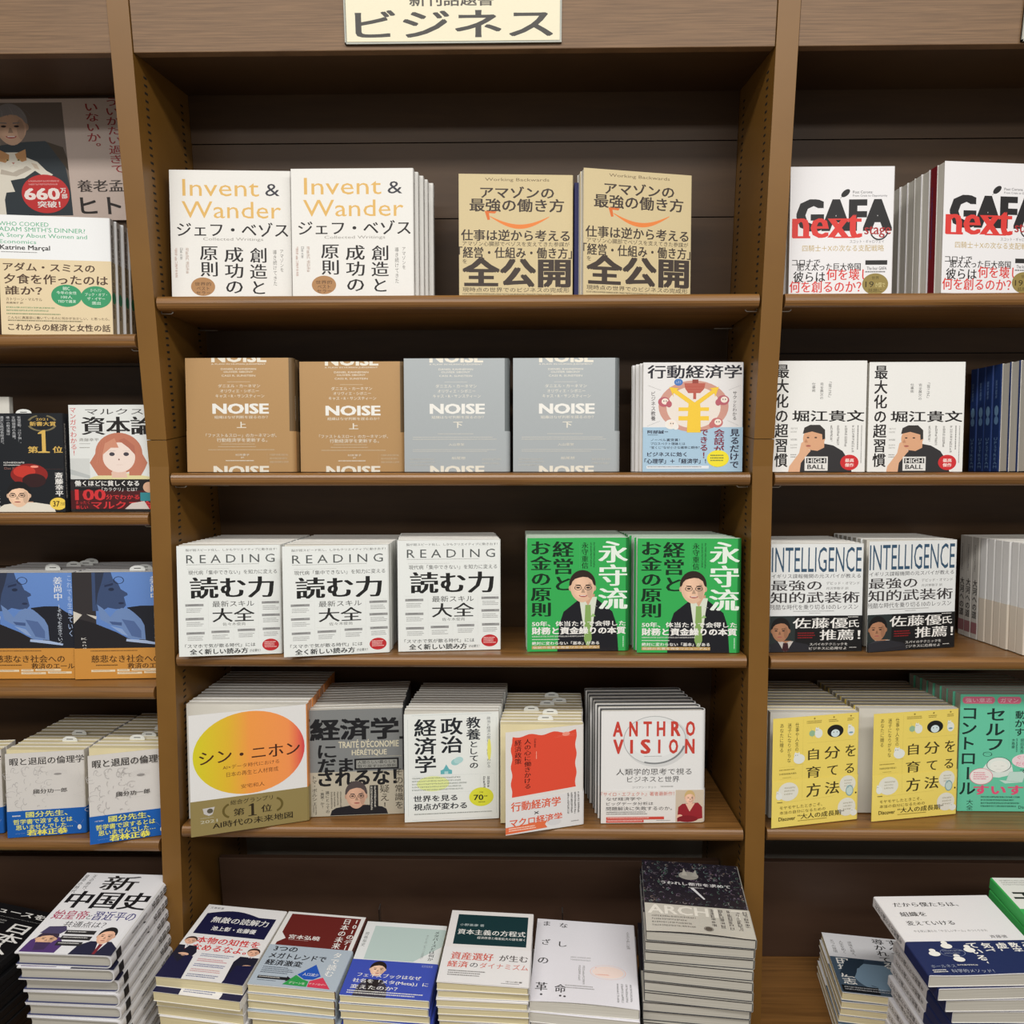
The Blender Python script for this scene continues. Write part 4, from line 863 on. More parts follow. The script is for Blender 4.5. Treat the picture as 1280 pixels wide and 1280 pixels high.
Design('selfc', a_selfc, base=(104, 200, 166), spine=(60, 150, 118), t=.0175, mat=PRINT, desc='mint green book with black and pink lettering', inner=(150, 150, 146), pages=GREY)
def a_hima(s):
    l = (168, 164, 162); rnd = random.Random(4)
    for i in range(46):
        u, v = rnd.uniform(.0, .55), rnd.uniform(.16, .68); s.ring(u, v, rnd.uniform(.02, .07), rnd.uniform(.02, .05), .006, (182, 178, 176), rnd.uniform(0, 200), rnd.uniform(220, 340), 12)
    for i in range(4): s.path([(.5+.02*i, .25+.015*i), (.62, .215+.015*i), (.78, .225+.015*i)], .0007, l)
    s.ell(.66, .27, .05, .012, (150, 146, 144)); s.path([(.92, .2), (.95, .32), (.9, .4), (.96, .44)], .0008, l); s.path([(.98, .5), (.85, .53), (.98, .56)], .0007, l)
    s.T('暇と退屈の倫理学', .055, .055, 1.0, .145, (56, 52, 50), 'm'); s.T('國分功一郎', .345, .44, .77, .492, (56, 52, 50), 'm'); s.line(.42, .515, .76, .515, .0006, l)
def b_hima(s):
    y = (226, 226, 120)
    s.T('國分先生、', .24, .70, .77, .768, y, 'b'); s.L(.07, .735, .19, .765, 1, W); s.T('哲学書で涙するとは', .08, .785, .83, .845, y, 'b'); s.T('思いませんでした…', .11, .855, .83, .91, y, 'b'); s.T('若林正恭', .25, .915, .76, .985, (236, 230, 100), 'B'); s.line(.1, .955, .23, .95, .0007, W); s.line(.84, .83, .9, .88, .0008, W); s.line(.98, .83, .94, .88, .0008, W); s.ell(.92, .92, .025, .03, W)
Design('hima', a_hima, b_hima, base=(214, 210, 206), bandcol=(20, 92, 176), bandv=.685, t=.016, pages=CREAM, desc='pale grey pocket book with a blue band')
# the flat piles
def a_china(s):
    s.T('新', .29, .03, .69, .23, K, 'm'); s.T('中国史', .05, .25, .97, .47, (16, 14, 20), 'M'); s.T('始皇帝', .05, .50, .42, .61, (170, 60, 90), 'm'); s.T('と', .43, .545, .48, .60, K); s.T('習近平の', .49, .50, .95, .61, (60, 56, 120), 'm'); s.T('共通点は？', .25, .63, .70, .70, K)
    s.V('王の時代、', .10, .03, .15, .24, K); s.V('皇帝の時代', .01, .03, .06, .28, K)
    s.poly([(.03, .99), (.05, .86), (.12, .80), (.34, .82), (.42, .90), (.40, .99)], (78, 50, 110)); s.head(.20, .84, .10, .075, (216, 172, 140), (52, 40, 60), False, .3, .1, False); s.poly([(.08, .78), (.12, .70), (.30, .69), (.34, .74), (.30, .78)], (70, 62, 96)); s.poly([(.12, .88), (.28, .88), (.27, .96), (.16, .97)], (62, 44, 84))
    s.bust(.79, .93, .22, 1.0, (30, 30, 56), (226, 224, 226), (110, 30, 40)); s.poly([(.55, 1), (.58, .90), (.68, .85), (.90, .85), (1, .92), (1, 1)], (30, 30, 56)); s.poly([(.76, .86), (.86, .86), (.81, .99)], (228, 226, 228)); s.poly([(.79, .88), (.83, .88), (.82, .99), (.79, .99)], (120, 34, 44)); s.head(.80, .79, .085, .085, (226, 178, 150), (24, 20, 22), False, .1, -.05, False)
    for v in (.735, .80, .865): s.rect(.34, v, .66-.05*(v > .85), v+.045, (40, 38, 40)); s.L(.36, v+.012, .62, v+.033, 1, (214, 212, 210))
Design('china', a_china, base=(224, 223, 226), hard=True, t=.022, spine=(220, 219, 222), desc='white hardcover with black lettering', inner=(62, 66, 100), pages=GREY, spine_art=lambda s: (s.V('新中国史', .15, .10, .85, .36, K, 'm'), s.L(.3, .45, .7, .70, 1, (90, 88, 90), True), s.rect(.1, .86, .9, .93, (30, 28, 34))))
def a_black(s):
    s.T('世界のニュースを', .02, .05, .95, .12, W, 'b'); s.line(.02, .16, .96, .16, .0008, W); s.L(.3, .2, .72, .26, 2, (200, 200, 196)); s.ell(.36, .42, .19, .15, (166, 176, 110)); s.ell(.33, .40, .08, .06, (200, 196, 120)); s.ell(.42, .46, .06, .05, (120, 150, 120))
    s.V('日本人は', .74, .22, .96, .72, W, 'b'); s.ell(.60, .72, .09, .08, (214, 214, 60)); s.T('9', .55, .68, .64, .77, (30, 30, 20), 'b'); s.ell(.82, .80, .1, .08, (214, 214, 60)); s.T('何も知らない', .05, .80, .7, .90, W, 'b'); s.ell(.5, .93, .3, .06, (46, 110, 60))
Design('black', a_black, base=(22, 22, 24), spine=(26, 26, 28), t=.014, desc='black book with white lettering', mat=GLOSS, inner=(200, 196, 186), pages=PAGE)
def man(s, u, v, ru, rv, c=(26, 26, 44), arms=True):
    s.poly([(u-ru*2.0, v+rv*9), (u-ru*2.4, v+rv*3), (u-ru*1.8, v+rv*1.4), (u+ru*1.8, v+rv*1.4), (u+ru*2.5, v+rv*3.2), (u+ru*2.0, v+rv*5.2), (u+ru*2.0, v+rv*9)], c); s.poly([(u-ru*.5, v+rv*1.0), (u+ru*.5, v+rv*1.0), (u, v+rv*2.6)], (220, 216, 220)); s.rect(u-ru*.08, v+rv*1.3, u+ru*.08, v+rv*2.6, (120, 40, 50))
    s.head(u, v, ru, rv*1.05, (222, 172, 146), (60, 40, 34), False, .1, 0, False); s.ell(u+ru*.4, v+rv*4, ru*1.0, rv*.45, (224, 178, 150))
def a_dokkai(s):
    n = (22, 22, 60); r = (206, 56, 56)
    pts = [(.06, .42), (.06, .13)]+[(.06+.87*i/12, .13-.06*math.sin(math.pi*min(1, i/9))*(1 if i < 9 else 0)-.0) for i in range(1, 13)]+[(.93, .42)]
    s.poly(pts, n); s.T('文春新書', .05, .03, .22, .06, (90, 88, 90)); s.T('無敵の読解力', .17, .165, .87, .25, W, 'm'); s.T('池上彰・佐藤優', .24, .30, .78, .36, W, 'b'); s.T('本物の知性を', .16, .455, .92, .54, r, 'b'); s.T('なめるなよ。', .17, .555, .82, .635, r, 'b')
    man(s, .10, .52, .065, .045); s.poly([(.0, 1), (.0, .75), (.05, .70), (.26, .72), (.30, 1)], n); man(s, .90, .60, .065, .045); s.poly([(.76, 1), (.80, .78), (1, .76), (1, 1)], n)
    for i, c in enumerate(((120, 130, 160), (200, 120, 130), (90, 100, 150), (200, 140, 140), (90, 100, 140))): s.L(.33, .67+.065*i, .72, .715+.065*i, 2, c)
Design('dokkai', a_dokkai, base=(228, 226, 226), t=.0185, pages=CREAM, lift=lambda u, v: .003*max(0, v-.6)**1.5*math.sin(math.pi*min(1, u))*2, desc='white pocket book with a navy title block')
def a_data(s):
    m = (104, 34, 30)
    s.poly([(.06, .03), (.94, .03), (.94, .50), (.06, .50), (.06, .44), (.14, .38), (.06, .30)], m); s.T('宮本弘曉', .17, .325, .55, .385, W, 'm'); s.L(.18, .395, .45, .405, 1, (200, 170, 166))
def b_data(s):
    s.T('3つの', .08, .505, .36, .565, (34, 34, 40), 'b'); s.T('メガトレンドで', .07, .59, .74, .66, (34, 34, 40), 'b'); s.T('経済激変', .07, .68, .50, .75, (34, 34, 40), 'b'); s.L(.07, .77, .45, .86, 4, (90, 98, 110)); s.rect(.07, .885, .40, .92, (30, 30, 34)); s.poly([(.40, .87), (.46, .90), (.40, .935)], (30, 30, 34)); s.L(.08, .895, .38, .91, 1, W); s.L(.08, .935, .3, .95, 1, (90, 98, 110))
    s.poly([(.66, .70), (.50, .84), (.60, .89), (.70, .885), (.77, .84)], (34, 84, 180)); s.T('人口減少', .56, .81, .74, .845, W); s.poly([(.49, .845), (.385, .97), (.66, .975), (.66, .91), (.58, .89)], (46, 150, 74)); s.T('グリーン化', .45, .925, .63, .955, W); s.poly([(.67, .905), (.67, .975), (.93, .98), (.80, .85)], (208, 60, 84)); s.T('テクノロジー', .68, .925, .87, .945, W)
def a_data2(s):
    a_data(s)
Design('data', a_data, lambda s: (b_data(s), s.V('101のデータで読む', .83, .42, .93, .86, W, 'm') if 0 else None), base=(226, 224, 222), bandcol=(172, 184, 196), bandv=.485, t=.0165, pages=CREAM, spine=(90, 50, 44), desc='maroon-fronted pocket book with a pale blue band')
_ad = DESIGNS['data']
_ad.art = lambda s: (a_data(s), s.V('日本の未来', .735, .05, .83, .47, W, 'm'), s.V('101のデー', .855, .05, .94, .475, W, 'm'))
_ad.band = lambda s: (b_data(s), s.V('タで読む', .80, .53, .90, .83, W, 'm'))
def a_meta(s):
    s.poly([(.12, .06), (1, .06), (1, .30), (.70, .53), (.12, .53)], (186, 204, 200)); s.V('岡嶋裕史', .03, .16, .075, .36, (100, 104, 104)); s.V('メタバースとは何か', .865, .09, .93, .50, (60, 64, 66), 'm'); s.V('ネット上の「もう一つの世界」', .775, .15, .81, .48, (120, 124, 124))
def b_meta(s):
    s.poly([(.14, 1), (.17, .86), (.24, .79), (.42, .79), (.50, .88), (.52, 1)], (62, 58, 70)); s.poly([(.24, .79), (.42, .79), (.36, .95), (.28, .95)], (40, 34, 34)); s.head(.33, .66, .085, .085, (228, 190, 164), (36, 26, 24), False, .22, .05, False)
    s.T('フェイスブックはなぜ', .12, .715, .85, .765, W, 'm'); s.T('社名を「メタ(Meta)」に', .09, .79, .95, .845, W, 'm'); s.T('変えたのか？', .09, .865, .62, .915, W, 'm'); s.L(.07, .935, .95, .985, 2, W); s.T('光文社新書', .82, .57, .95, .60, (170, 176, 220))
Design('meta', a_meta, b_meta, base=(226, 228, 228), bandcol=(62, 80, 178), bandv=.545, t=.0155, pages=CREAM, desc='pale pocket book with a royal blue band')
def a_shihon(s):
    s.rect(.09, .055, .94, .485, (20, 52, 56)); s.T('小野善康 著', .13, .19, .42, .225, (190, 200, 200)); s.T('資本主義の方程式', .12, .27, .92, .345, W, 'm'); s.T('経済停滞と格差拡大の謎を解く', .36, .365, .92, .40, W)
def b_shihon(s):
    r = (206, 84, 66)
    s.T('資産選好', .10, .60, .58, .70, r, 'm'); s.T('が生む', .65, .61, .97, .69, (90, 84, 84), 'm'); s.T('経済', .08, .72, .31, .80, r, 'm'); s.T('の', .33, .735, .42, .79, K); s.T('ダイナミズム', .44, .725, .98, .795, (206, 110, 96)); s.L(.10, .84, .52, .92, 3, (120, 116, 114)); s.T('中公新書', .75, .935, .93, .955, (100, 96, 94)); s.L(.70, .965, .95, .98, 1, (120, 116, 114))
Design('shihon', a_shihon, b_shihon, base=(228, 224, 222), bandcol=(228, 226, 226), bandv=.53, t=.0145, pages=CREAM, desc='white pocket book with a dark green title block', lift=lambda u, v: .003*max(0, v-.5)**1.5*(1-u)*2)
def a_mana(s):
    d = (70, 68, 70)
    for tx, u0, v0, u1, v1 in (('ま', .07, .03, .135, .09), ('な', .235, .04, .315, .10), ('ざ', .07, .265, .15, .34), ('し', .24, .285, .315, .35), ('の', .045, .50, .145, .57), ('革', .045, .79, .155, .885), ('命', .225, .80, .33, .895)): s.T(tx, u0, v0, u1, v1, d, 'm')
    s.ell(.105, .925, .012, .01, d); s.ell(.28, .93, .012, .01, d); s.ell(.32, .935, .012, .01, d); s.V('人を生かす新しい医療', .91, .10, .945, .32, (130, 128, 128)); s.L(.36, .46, .56, .52, 2, (150, 148, 148)); s.L(.44, .56, .52, .78, 2, (140, 138, 138), True); s.L(.32, .80, .64, .85, 2, (150, 148, 148)); s.ring(.72, .62, .17, .085, .006, (236, 196, 184)); s.ell(.72, .62, .15, .07, (240, 220, 212)); s.L(.60, .57, .85, .67, 4, (226, 160, 140)); s.L(.80, .74, .96, .96, 4, (110, 108, 110), True, .4)
Design('mana', a_mana, base=(226, 224, 230), t=.0195, pages=PAGE, desc='white book with sparse black characters', lift=lambda u, v: .006*max(0, v-.55)**1.6*math.sin(math.pi*u)*2)
def a_arch(s):
    rnd = random.Random(11)
    y0 = s.y
    for i in range(620):
        s.y = y0-LAYER*(i % 12)
        u, v = rnd.random(), rnd.uniform(0, .64); q = rnd.choice([(112, 104, 112), (90, 120, 104), (124, 104, 126), (160, 152, 150), (78, 74, 96), (110, 134, 130), (146, 128, 118)])
        if abs(u-.52) < .22 and abs(v-.42) < .16 and rnd.random() < .7: continue
        if rnd.random() < .5: a = rnd.uniform(0, 6.3); l = rnd.uniform(.01, .05); s.line(u, v, min(1, max(0, u+l*math.cos(a))), min(.64, max(0, v+l*math.sin(a))), .0006, q)
        else: s.ring(u, v if v < .6 else .6, rnd.uniform(.008, .025), rnd.uniform(.006, .02), .004, q, rnd.uniform(0, 180), rnd.uniform(200, 360), 8)
    s.y = y0-LAYER*14
    s.ell(.47, .20, .1, .06, (150, 146, 138)); s.poly([(.40, .2), (.43, .09), (.46, .2)], (170, 166, 156)); s.poly([(.50, .2), (.55, .1), (.56, .21)], (160, 156, 148)); s.poly([(.47, .38), (.50, .37), (.60, .52), (.585, .53)], (206, 206, 210)); s.T('うわれし都市を求めて', .18, .30, .87, .345, (206, 204, 204), 'b'); s.L(.45, .365, .64, .39, 1, (170, 168, 166))
def b_arch(s):
    s.T('ARCHITECTURE', .03, .655, 1.5, .765, (222, 218, 208), 'b', None) if 0 else s.T('ARCH', .03, .655, .60, .77, (222, 218, 208), 'b'); s.T('I T', .66, .655, .96, .77, (214, 210, 200), 'b')
    for i, u in enumerate((.62, .70, .78, .86, .93)): s.L(u, .66, u+.05, .92, 1, (84, 78, 76), True, .7)
    s.L(.06, .79, .48, .95, 4, (110, 106, 100)); s.ell(.58, .93, .035, .025, (90, 82, 74)); s.ring(.58, .93, .045, .032, .006, (120, 112, 104))
Design('arch', a_arch, b_arch, base=(34, 30, 38), bandcol=(188, 184, 174), bandv=.635, t=.0185, pages=GREY, spine=(150, 148, 142), mat=GLOSS, desc='dark illustrated book with a grey band', inner=(60, 64, 72), lift=lambda u, v: .005*max(0, v-.6)**1.5*math.sin(math.pi*min(1, u*1.1))*2.5)
def a_tasaka(s):
    s.V('すべては', .80, .02, .93, .44, K, 'm'); s.V('導かれている', .62, .03, .76, .62, K, 'm'); s.V('逆境を越え、', .29, .12, .345, .37, (100, 98, 98)); s.V('人生を拓く', .18, .12, .235, .34, (100, 98, 98)); s.V('五つの覚悟', .07, .12, .125, .34, (100, 98, 98))
def b_tasaka(s):
    s.rect(0, .42, 1, 1, (70, 88, 106)); s.poly([(.2, .42), (.42, .42), (.36, .6), (.20, .75), (.05, .7)], (40, 56, 72)); s.ell(.48, .68, .27, .24, (126, 152, 174)); s.poly([(.2, .55), (.3, .45), (.6, .43), (.76, .52), (.72, .62), (.5, .52)], (50, 66, 84)); s.ell(.38, .66, .06, .02, (40, 52, 68)); s.ell(.56, .64, .06, .02, (40, 52, 68)); s.poly([(.45, .66), (.50, .66), (.53, .78), (.43, .78)], (100, 126, 150)); s.ell(.48, .85, .1, .02, (70, 88, 110)); s.rect(.72, .44, 1, 1, (40, 52, 66)); s.V('田坂広志', .06, .44, .22, .86, W, 'b'); s.V('る', .64, .44, .74, .54, W, 'b'); s.L(.76, .5, .86, .9, 1, W, True); s.rect(.02, .88, .45, .99, (22, 26, 32)); s.L(.05, .90, .95, .97, 2, (220, 222, 226))
Design('tasaka', a_tasaka, b_tasaka, base=(226, 226, 230), bandcol=(84, 104, 122), bandv=.42, t=.0155, pages=CREAM, desc='white pocket book with a blue-grey portrait band', lift=lambda u, v: .004*max(0, v-.6)**1.5*2)
def a_dakara(s):
    s.T('だから僕たちは、', .12, .09, .68, .15, K, 'm'); s.T('組織を', .12, .22, .34, .28, K, 'm'); s.T('変えていける', .12, .34, .52, .40, K, 'm'); s.T('やる気に満ちた「やさしいチーム」のつくりかた', .13, .46, .74, .49, (90, 88, 90)); s.T('斉藤徹', .72, .535, .86, .575, (60, 58, 62))
def b_dakara(s):
    for u, v in ((.16, .76), (.30, .67), (.46, .72), (.32, .83)): s.ell(u, v, .045, .03, W); s.ell(u, v-.04, .025, .02, W)
    s.ring(.31, .75, .1, .05, .006, (120, 130, 160)); s.L(.24, .72, .4, .78, 2, (150, 158, 180)); s.V('ている。', .47, .64, .55, .88, W, 'b'); s.V('気づき始め', .585, .64, .665, .97, W, 'b'); s.V('虚しさに', .70, .64, .785, .93, W, 'b'); s.V('数字を追う', .81, .64, .885, .95, W, 'b'); s.V('みんな', .915, .64, .985, .85, W, 'b')
    s.T('ホールネス', .06, .89, .25, .925, (150, 158, 180)); s.L(.27, .89, .45, .92, 1, W); s.L(.05, .945, .16, .985, 2, W); s.T('科学的メソッド！', .19, .945, .52, .985, (170, 176, 196))
Design('dakara', a_dakara, b_dakara, base=(228, 226, 230), bandcol=(28, 40, 88), bandv=.61, t=.021, side='L', spine=(222, 220, 224), desc='white book with a navy band', pages=GREY, lift=lambda u, v: .004*max(0, v-.7)*math.sin(2*math.pi*u), spine_art=lambda s: (s.V('だから僕たちは組織を', .2, .05, .8, .55, (70, 68, 72), 'm'), s.rect(0, .61, 1, 1, (28, 40, 88)), s.V('変革の本', .25, .65, .75, .9, W)))
def a_green(s):
    s.L(.06, .04, .9, .14, 3, (90, 92, 90)); s.T('モ', .06, .24, .34, .44, (20, 30, 24), 'b'); s.T('チベ', .38, .24, .95, .44, (20, 30, 24), 'b'); s.rect(0, .5, 1, 1, (60, 170, 86))
Design('green', a_green, base=(224, 226, 222), spine=(60, 170, 86), t=.02, side='L', desc='green and white book', pages=GREY)
# ------------------------------------------------------------------ sign and poster
def sign(pa, pb, label, words):
    a, b = on_y(pa, 0), on_y(pb, 0); h = .075+on_y((560, 0), 0).z - on_y((560, 52), 0).z
    r = empty('shelf_sign', a); tag(r, label, 'sign')
    w = (b-a).length
    s = Sheet(w, h, -.0016); k = 1-.0; f = lambda px: 1-(on_y(px, 0).z-a.z)/h
    v = lambda y: f((560, y))
    if words: s.T('ビジネス', .045, v(13), .965, v(47), (40, 34, 28), 'b'); words and s.T('新刊話題書', .30, v(-9), .69, v(8), (60, 52, 42), 'b')
    vv, ff = [], []
    def bx(x0, x1, y0, y1, z0, z1, c):
        m = MB(); m.box(x0, x1, y0, y1, z0, z1); return m.v, m.f, lin(c)
    me = sheet_mesh('sign_card', [s], [bx(0, w, -.0016, .0005, .0, h, (230, 222, 194))], GLOSS)
    link('sign_card', me, r)
    m = MB(); m.box(-.003, w+.003, -.0006, .0015, -.0035, h+.003); m.box(-.003, w+.003, -.003, .0015, -.0035, -.0012); m.box(-.003, -.001, -.003, .0015, -.0035, h)
    m.build('clear_sleeve', SLEEVE, r)
SLEEVE = plain('clear_acrylic', (176, 178, 170), .15)
sign((434, 53), (699.5, 51), 'cream category sign in a clear sleeve on the middle fascia', True)
sign((1278.5, 49), (1540, 47), 'sliver of a cream sign at the right frame edge', False)
def poster():
    Y = BACK-.004
    a = on_y((158, 275.5), Y); t_ = on_y((150, 123.5), Y); h = t_.z-a.z; x0 = on_y((-75, 275), Y).x; w = -.5362-x0
    r = empty('poster', (x0, Y, a.z)); tag(r, 'grey portrait poster of a silver-haired man holding a cat', 'poster')
    U = lambda px: (on_y((px, 200), Y).x-x0)/w
    V_ = lambda y: 1-(on_y((60, y), Y).z-a.z)/h
    s = Sheet(w, h, -.004)
    s.rect(0, 0, U(158)+.2, 1, (196, 178, 168))
    uL, uR, v0, v1 = 0.02, U(86), V_(129), V_(270)
    s.rect(uL, v0, uR, v1, (112, 100, 92)); s.rect(uL, V_(152), U(5), v1, (120, 108, 96))
    s.poly([(U(-52), v1), (U(-30), V_(200)), (U(5), V_(182)), (U(35), V_(178)), (U(60), V_(177)), (U(80), V_(187)), (uR, V_(240)), (uR, v1)], (48, 56, 62)); s.poly([(U(62), V_(178)), (U(82), V_(185)), (uR, V_(200)), (uR, V_(215))], (66, 54, 40))
    s.head(U(20), V_(158), U(20)-U(1), V_(158)-V_(135), (202, 164, 138), (140, 135, 136), False, .18, -.05)
    for q in range(7): s.path([(U(2+6*q), V_(134+abs(q-3))), (U(5+6*q), V_(139)), (U(4+7*q), V_(146))], .0014, (168, 164, 164) if q % 2 else (130, 126, 128))
    c = (226, 220, 206); o = (190, 140, 92); g = (188, 178, 164)
    s.poly([(U(-40), V_(268)), (U(-30), V_(225)), (U(0), V_(200)), (U(34), V_(197)), (U(48), V_(203)), (U(58), V_(214)), (U(66), V_(219)), (U(58), V_(224)), (U(44), V_(214)), (U(30), V_(223)), (U(12), V_(226)), (U(16), V_(240)), (U(5), V_(241)), (U(2), V_(250)), (U(2), v1)], c)
    s.poly([(U(2), V_(212)), (U(16), V_(216)), (U(34), V_(208)), (U(40), V_(212)), (U(20), V_(221)), (U(0), V_(218))], g); s.poly([(U(40), V_(204)), (U(47), V_(206)), (U(50), V_(213)), (U(44), V_(211))], (206, 190, 170))
    s.poly([(U(1), V_(203)), (U(1), V_(187)), (U(9), V_(191)), (U(26), V_(191)), (U(35), V_(187)), (U(35), V_(202)), (U(30), V_(211)), (U(18), V_(214)), (U(6), V_(211))], c)
    s.poly([(U(1), V_(202)), (U(1), V_(187)), (U(9), V_(191)), (U(14), V_(194)), (U(13), V_(200)), (U(8), V_(204))], o); s.poly([(U(35), V_(201)), (U(35), V_(187)), (U(26), V_(191)), (U(21), V_(193)), (U(23), V_(199)), (U(29), V_(203))], o)
    for x in (11, 25): s.ell(U(x), V_(200.5), .008, .006, (206, 190, 120)); s.ell(U(x), V_(200.5), .004, .0055, (60, 48, 30))
    s.poly([(U(16), V_(203.5)), (U(20), V_(203.5)), (U(18), V_(206))], (186, 120, 108)); s.line(U(13), V_(209), U(18), V_(207), .0007, (150, 120, 104)); s.line(U(18), V_(207), U(23), V_(209), .0007, (150, 120, 104))
    s.ell(U(54), V_(243), U(84)-U(54), V_(267)-V_(243), (196, 54, 54)); s.L(U(34), V_(226), U(76), V_(234), 2, (240, 190, 186)); s.T('660', U(28), V_(236), U(71), V_(250), (246, 232, 226), 'B'); s.T('万', U(73), V_(236), U(80), V_(242), W, 'b'); s.T('部', U(74), V_(243), U(81), V_(249), W, 'b'); s.T('突破！', U(43), V_(252), U(71), V_(260), W, 'b')
    s.V('いないか。', U(114), V_(131), U(130), V_(184), (150, 44, 44), 'm'); s.V('そういかたい過ぎて', U(139), V_(112), U(156), V_(217), (150, 44, 44), 'm')
    s.T('養老孟司', U(95), V_(226), U(171), V_(241), (60, 50, 46), 'm'); s.T('ヒトの壁', U(97), V_(246), U(212), V_(269), (40, 34, 32), 'b')
    s.v = [(min(w, max(0, x)), y, min(h, max(0, z))) for x, y, z in s.v]
    m = MB(); m.box(0, w, -.004, .0036, 0, h)
    link('poster_card', sheet_mesh('poster_card', [s], [(m.v, m.f, lin((206, 190, 180)))], GLOSS), r)
poster()

# ------------------------------------------------------------------ books, middle bay
G = 'face-out books on the shelves'
# top shelf
stand('invent', 'C1', (215, 371), (365.5, 371), (212.5, 213), 'white book with gold English title, partly covered by its twin at the right', 'the left stack of the top shelf', 3, .016, Y=(.035, .045))
stand('invent', 'C1', (366, 371), (518, 371), (366, 212), 'white book with gold English title, whole front showing, spines stepping behind it', 'the second stack of the top shelf', 5, .0165, Y=.028, drift=(.0062, 0))
stand('amazon', 'C1', (574, 371), (716, 371), (572, 218), 'beige book with an orange arrow, left copy, standing straight', 'the left beige stack', 3, .017, Y=(.035, .045))
stand('amazon', 'C1', (729, 370), (863.5, 370), (730, 210.5), 'beige book with an orange arrow, right copy, turned a little to the right', 'the right beige stack', 2, .017, Y=(.022, .06))
spine_row('navy_slab', 'C1', [((717.5, 371), (724, 371), (717.5, 223), None)], 'slim navy spine between the two beige books', Y=.05, depth=.11)
# second shelf
stand('noise_gold', 'C2', (235, 593), (369, 593), (232, 448.5), 'gold book with white lettering, leftmost on the second shelf', 'the left gold stack', 2, .02, Y=.03)
stand('noise_gold', 'C2', (376.5, 593), (507, 593), (374, 453), 'gold book with white lettering, beside the silver books', 'the right gold stack', 2, .02, Y=.045)
stand('noise_silver', 'C2', (506, 593), (637, 593), (503.5, 449), 'silver book with white lettering, next to the gold books', 'the left silver stack', 2, .02, Y=.03)
stand('noise_silver', 'C2', (641.5, 593), (774, 593), (640, 448.5), 'silver book with white lettering, the right one of the pair', 'the right silver stack', 2, .02, Y=.03)
stand('behav', 'C2', (803, 593), (927.5, 593), (804, 454), 'white and pale blue book with a large yellow yen sign', 'the yen sign stack', 4, .012, Y=.04, drift=(-.0042, 0))
# third shelf
stand('read', 'C3', (224, 822), (352.5, 817.5), (222, 683.5), 'white book with black title and red disc, leftmost of three', 'the left reading stack', 10, .0185, straight=223)
stand('read', 'C3', (355, 822.5), (487, 816), (353.5, 684), 'white book with black title and red disc, middle of three', 'the middle reading stack', 10, .0185, straight=355)
stand('read', 'C3', (498, 815.5), (626, 812.5), (497.5, 676.5), 'white book with black title and red disc, nearest the green books', 'the right reading stack', 9, .0185)
stand('naga', 'C3', (659, 815.5), (787, 814), (657.5, 673.5), 'green book with a suited man, left copy', 'the left green stack', 8, .019, drift=(.001, 0))
stand('naga', 'C3', (796, 816.5), (926, 817), (795, 674), 'green book with a suited man, right copy beside the upright', 'the right green stack', 8, .019, drift=(-.002, 0))
# fourth shelf
stand('shin', 'C4', (239, 1048), (386, 1026), (235, 896), 'white book with a big yellow and orange disc', 'the orange disc stack', 12, .0165, straight=233.4, drift=(-.0004, 0))
stand('keizai', 'C4', (388, 1022), (505, 1017.5), (386, 889), 'grey book with heavy black lettering and a bearded portrait', 'the grey stack', 11, .0155, drift=(.0006, 0))
stand('seiji', 'C4', (506, 1029), (624, 1023.5), (504, 894), 'white book with black vertical lettering and a yellow disc', 'the yellow disc stack', 12, .0145, straight=505, drift=(.001, 0))
stand('iwanami', 'C4', (632, 1045.5), (729, 1031), (630, 917), 'small white pocket book with a red panel', 'the red panel stack', 11, .0155, straight=625, slips=(0, .55, 0, .6, .35, 0, .55, .7, 0, .6), drift=(.001, 0))
stand('anthro', 'C4', (751, 1030), (881, 1028.5), (750.5, 890), 'white hardcover with red spaced lettering and a woman in red', 'the red lettered stack', 7, .019, drift=(-.0022, 0))

# ------------------------------------------------------------------ books, left bay
stand('cook', 'L1', (2.5, 420.5), (141.5, 419.5), (0.5, 269), 'white and beige book with green English lettering under the poster', 'the stack under the poster', 4, .018, Y=(.012, .035), drift=(.004, 0))
stand('saito', 'L2', (-16.5, 643.5), (82, 643), (-19, 517.5), 'black book with a gold number one and a man in white', 'the black stack of the left bay', 4, .016, Y=.012, slips=(0, .4, 0))
stand('marx', 'L2', (90, 642), (212, 642), (85.5, 507), 'white comic-style book with a red-haired girl', 'the comic-style stack', 3, .012, Y=.02)
stand('ivory_slab', 'L2', (-60, 643), (17, 643), (-60, 497), 'pale book showing only its top behind the black book', 'the left bay', 1, .012, Y=.085)
stand('kang', 'L3', (-25, 849.5), (94, 849), (-27, 717), 'blue book with a profile photograph, left copy cut by the frame', 'the left blue stack', 10, .0155, slips=(0, 0, .66, .6, 0, .72, .8, 0, .76))
stand('kang', 'L3', (94.5, 850), (214, 848), (93.5, 716.5), 'blue book with a profile photograph, right copy against the upright', 'the right blue stack', 10, .0155, slips=(0, .62, .66, .8, 0, .72, .8))
stand('hima', 'L4', (-92, 1046), (5, 1042), (-95, 941), 'pale grey pocket book at the very edge of the frame', 'the leftmost pocket stack', 3, .016)
stand('hima', 'L4', (10, 1048.5), (108, 1041.5), (6, 943.5), 'pale grey pocket book with blue band, whole front showing', 'the middle pocket stack', 11, .016, straight=8, slips=(0, 0, .65, 0, .62))
stand('hima', 'L4', (113, 1057), (211, 1044), (110, 946), 'pale grey pocket book with blue band, turned, beside the upright', 'the right pocket stack', 11, .016, straight=111.5, slips=(0, 0, .5, .6, 0, .65))

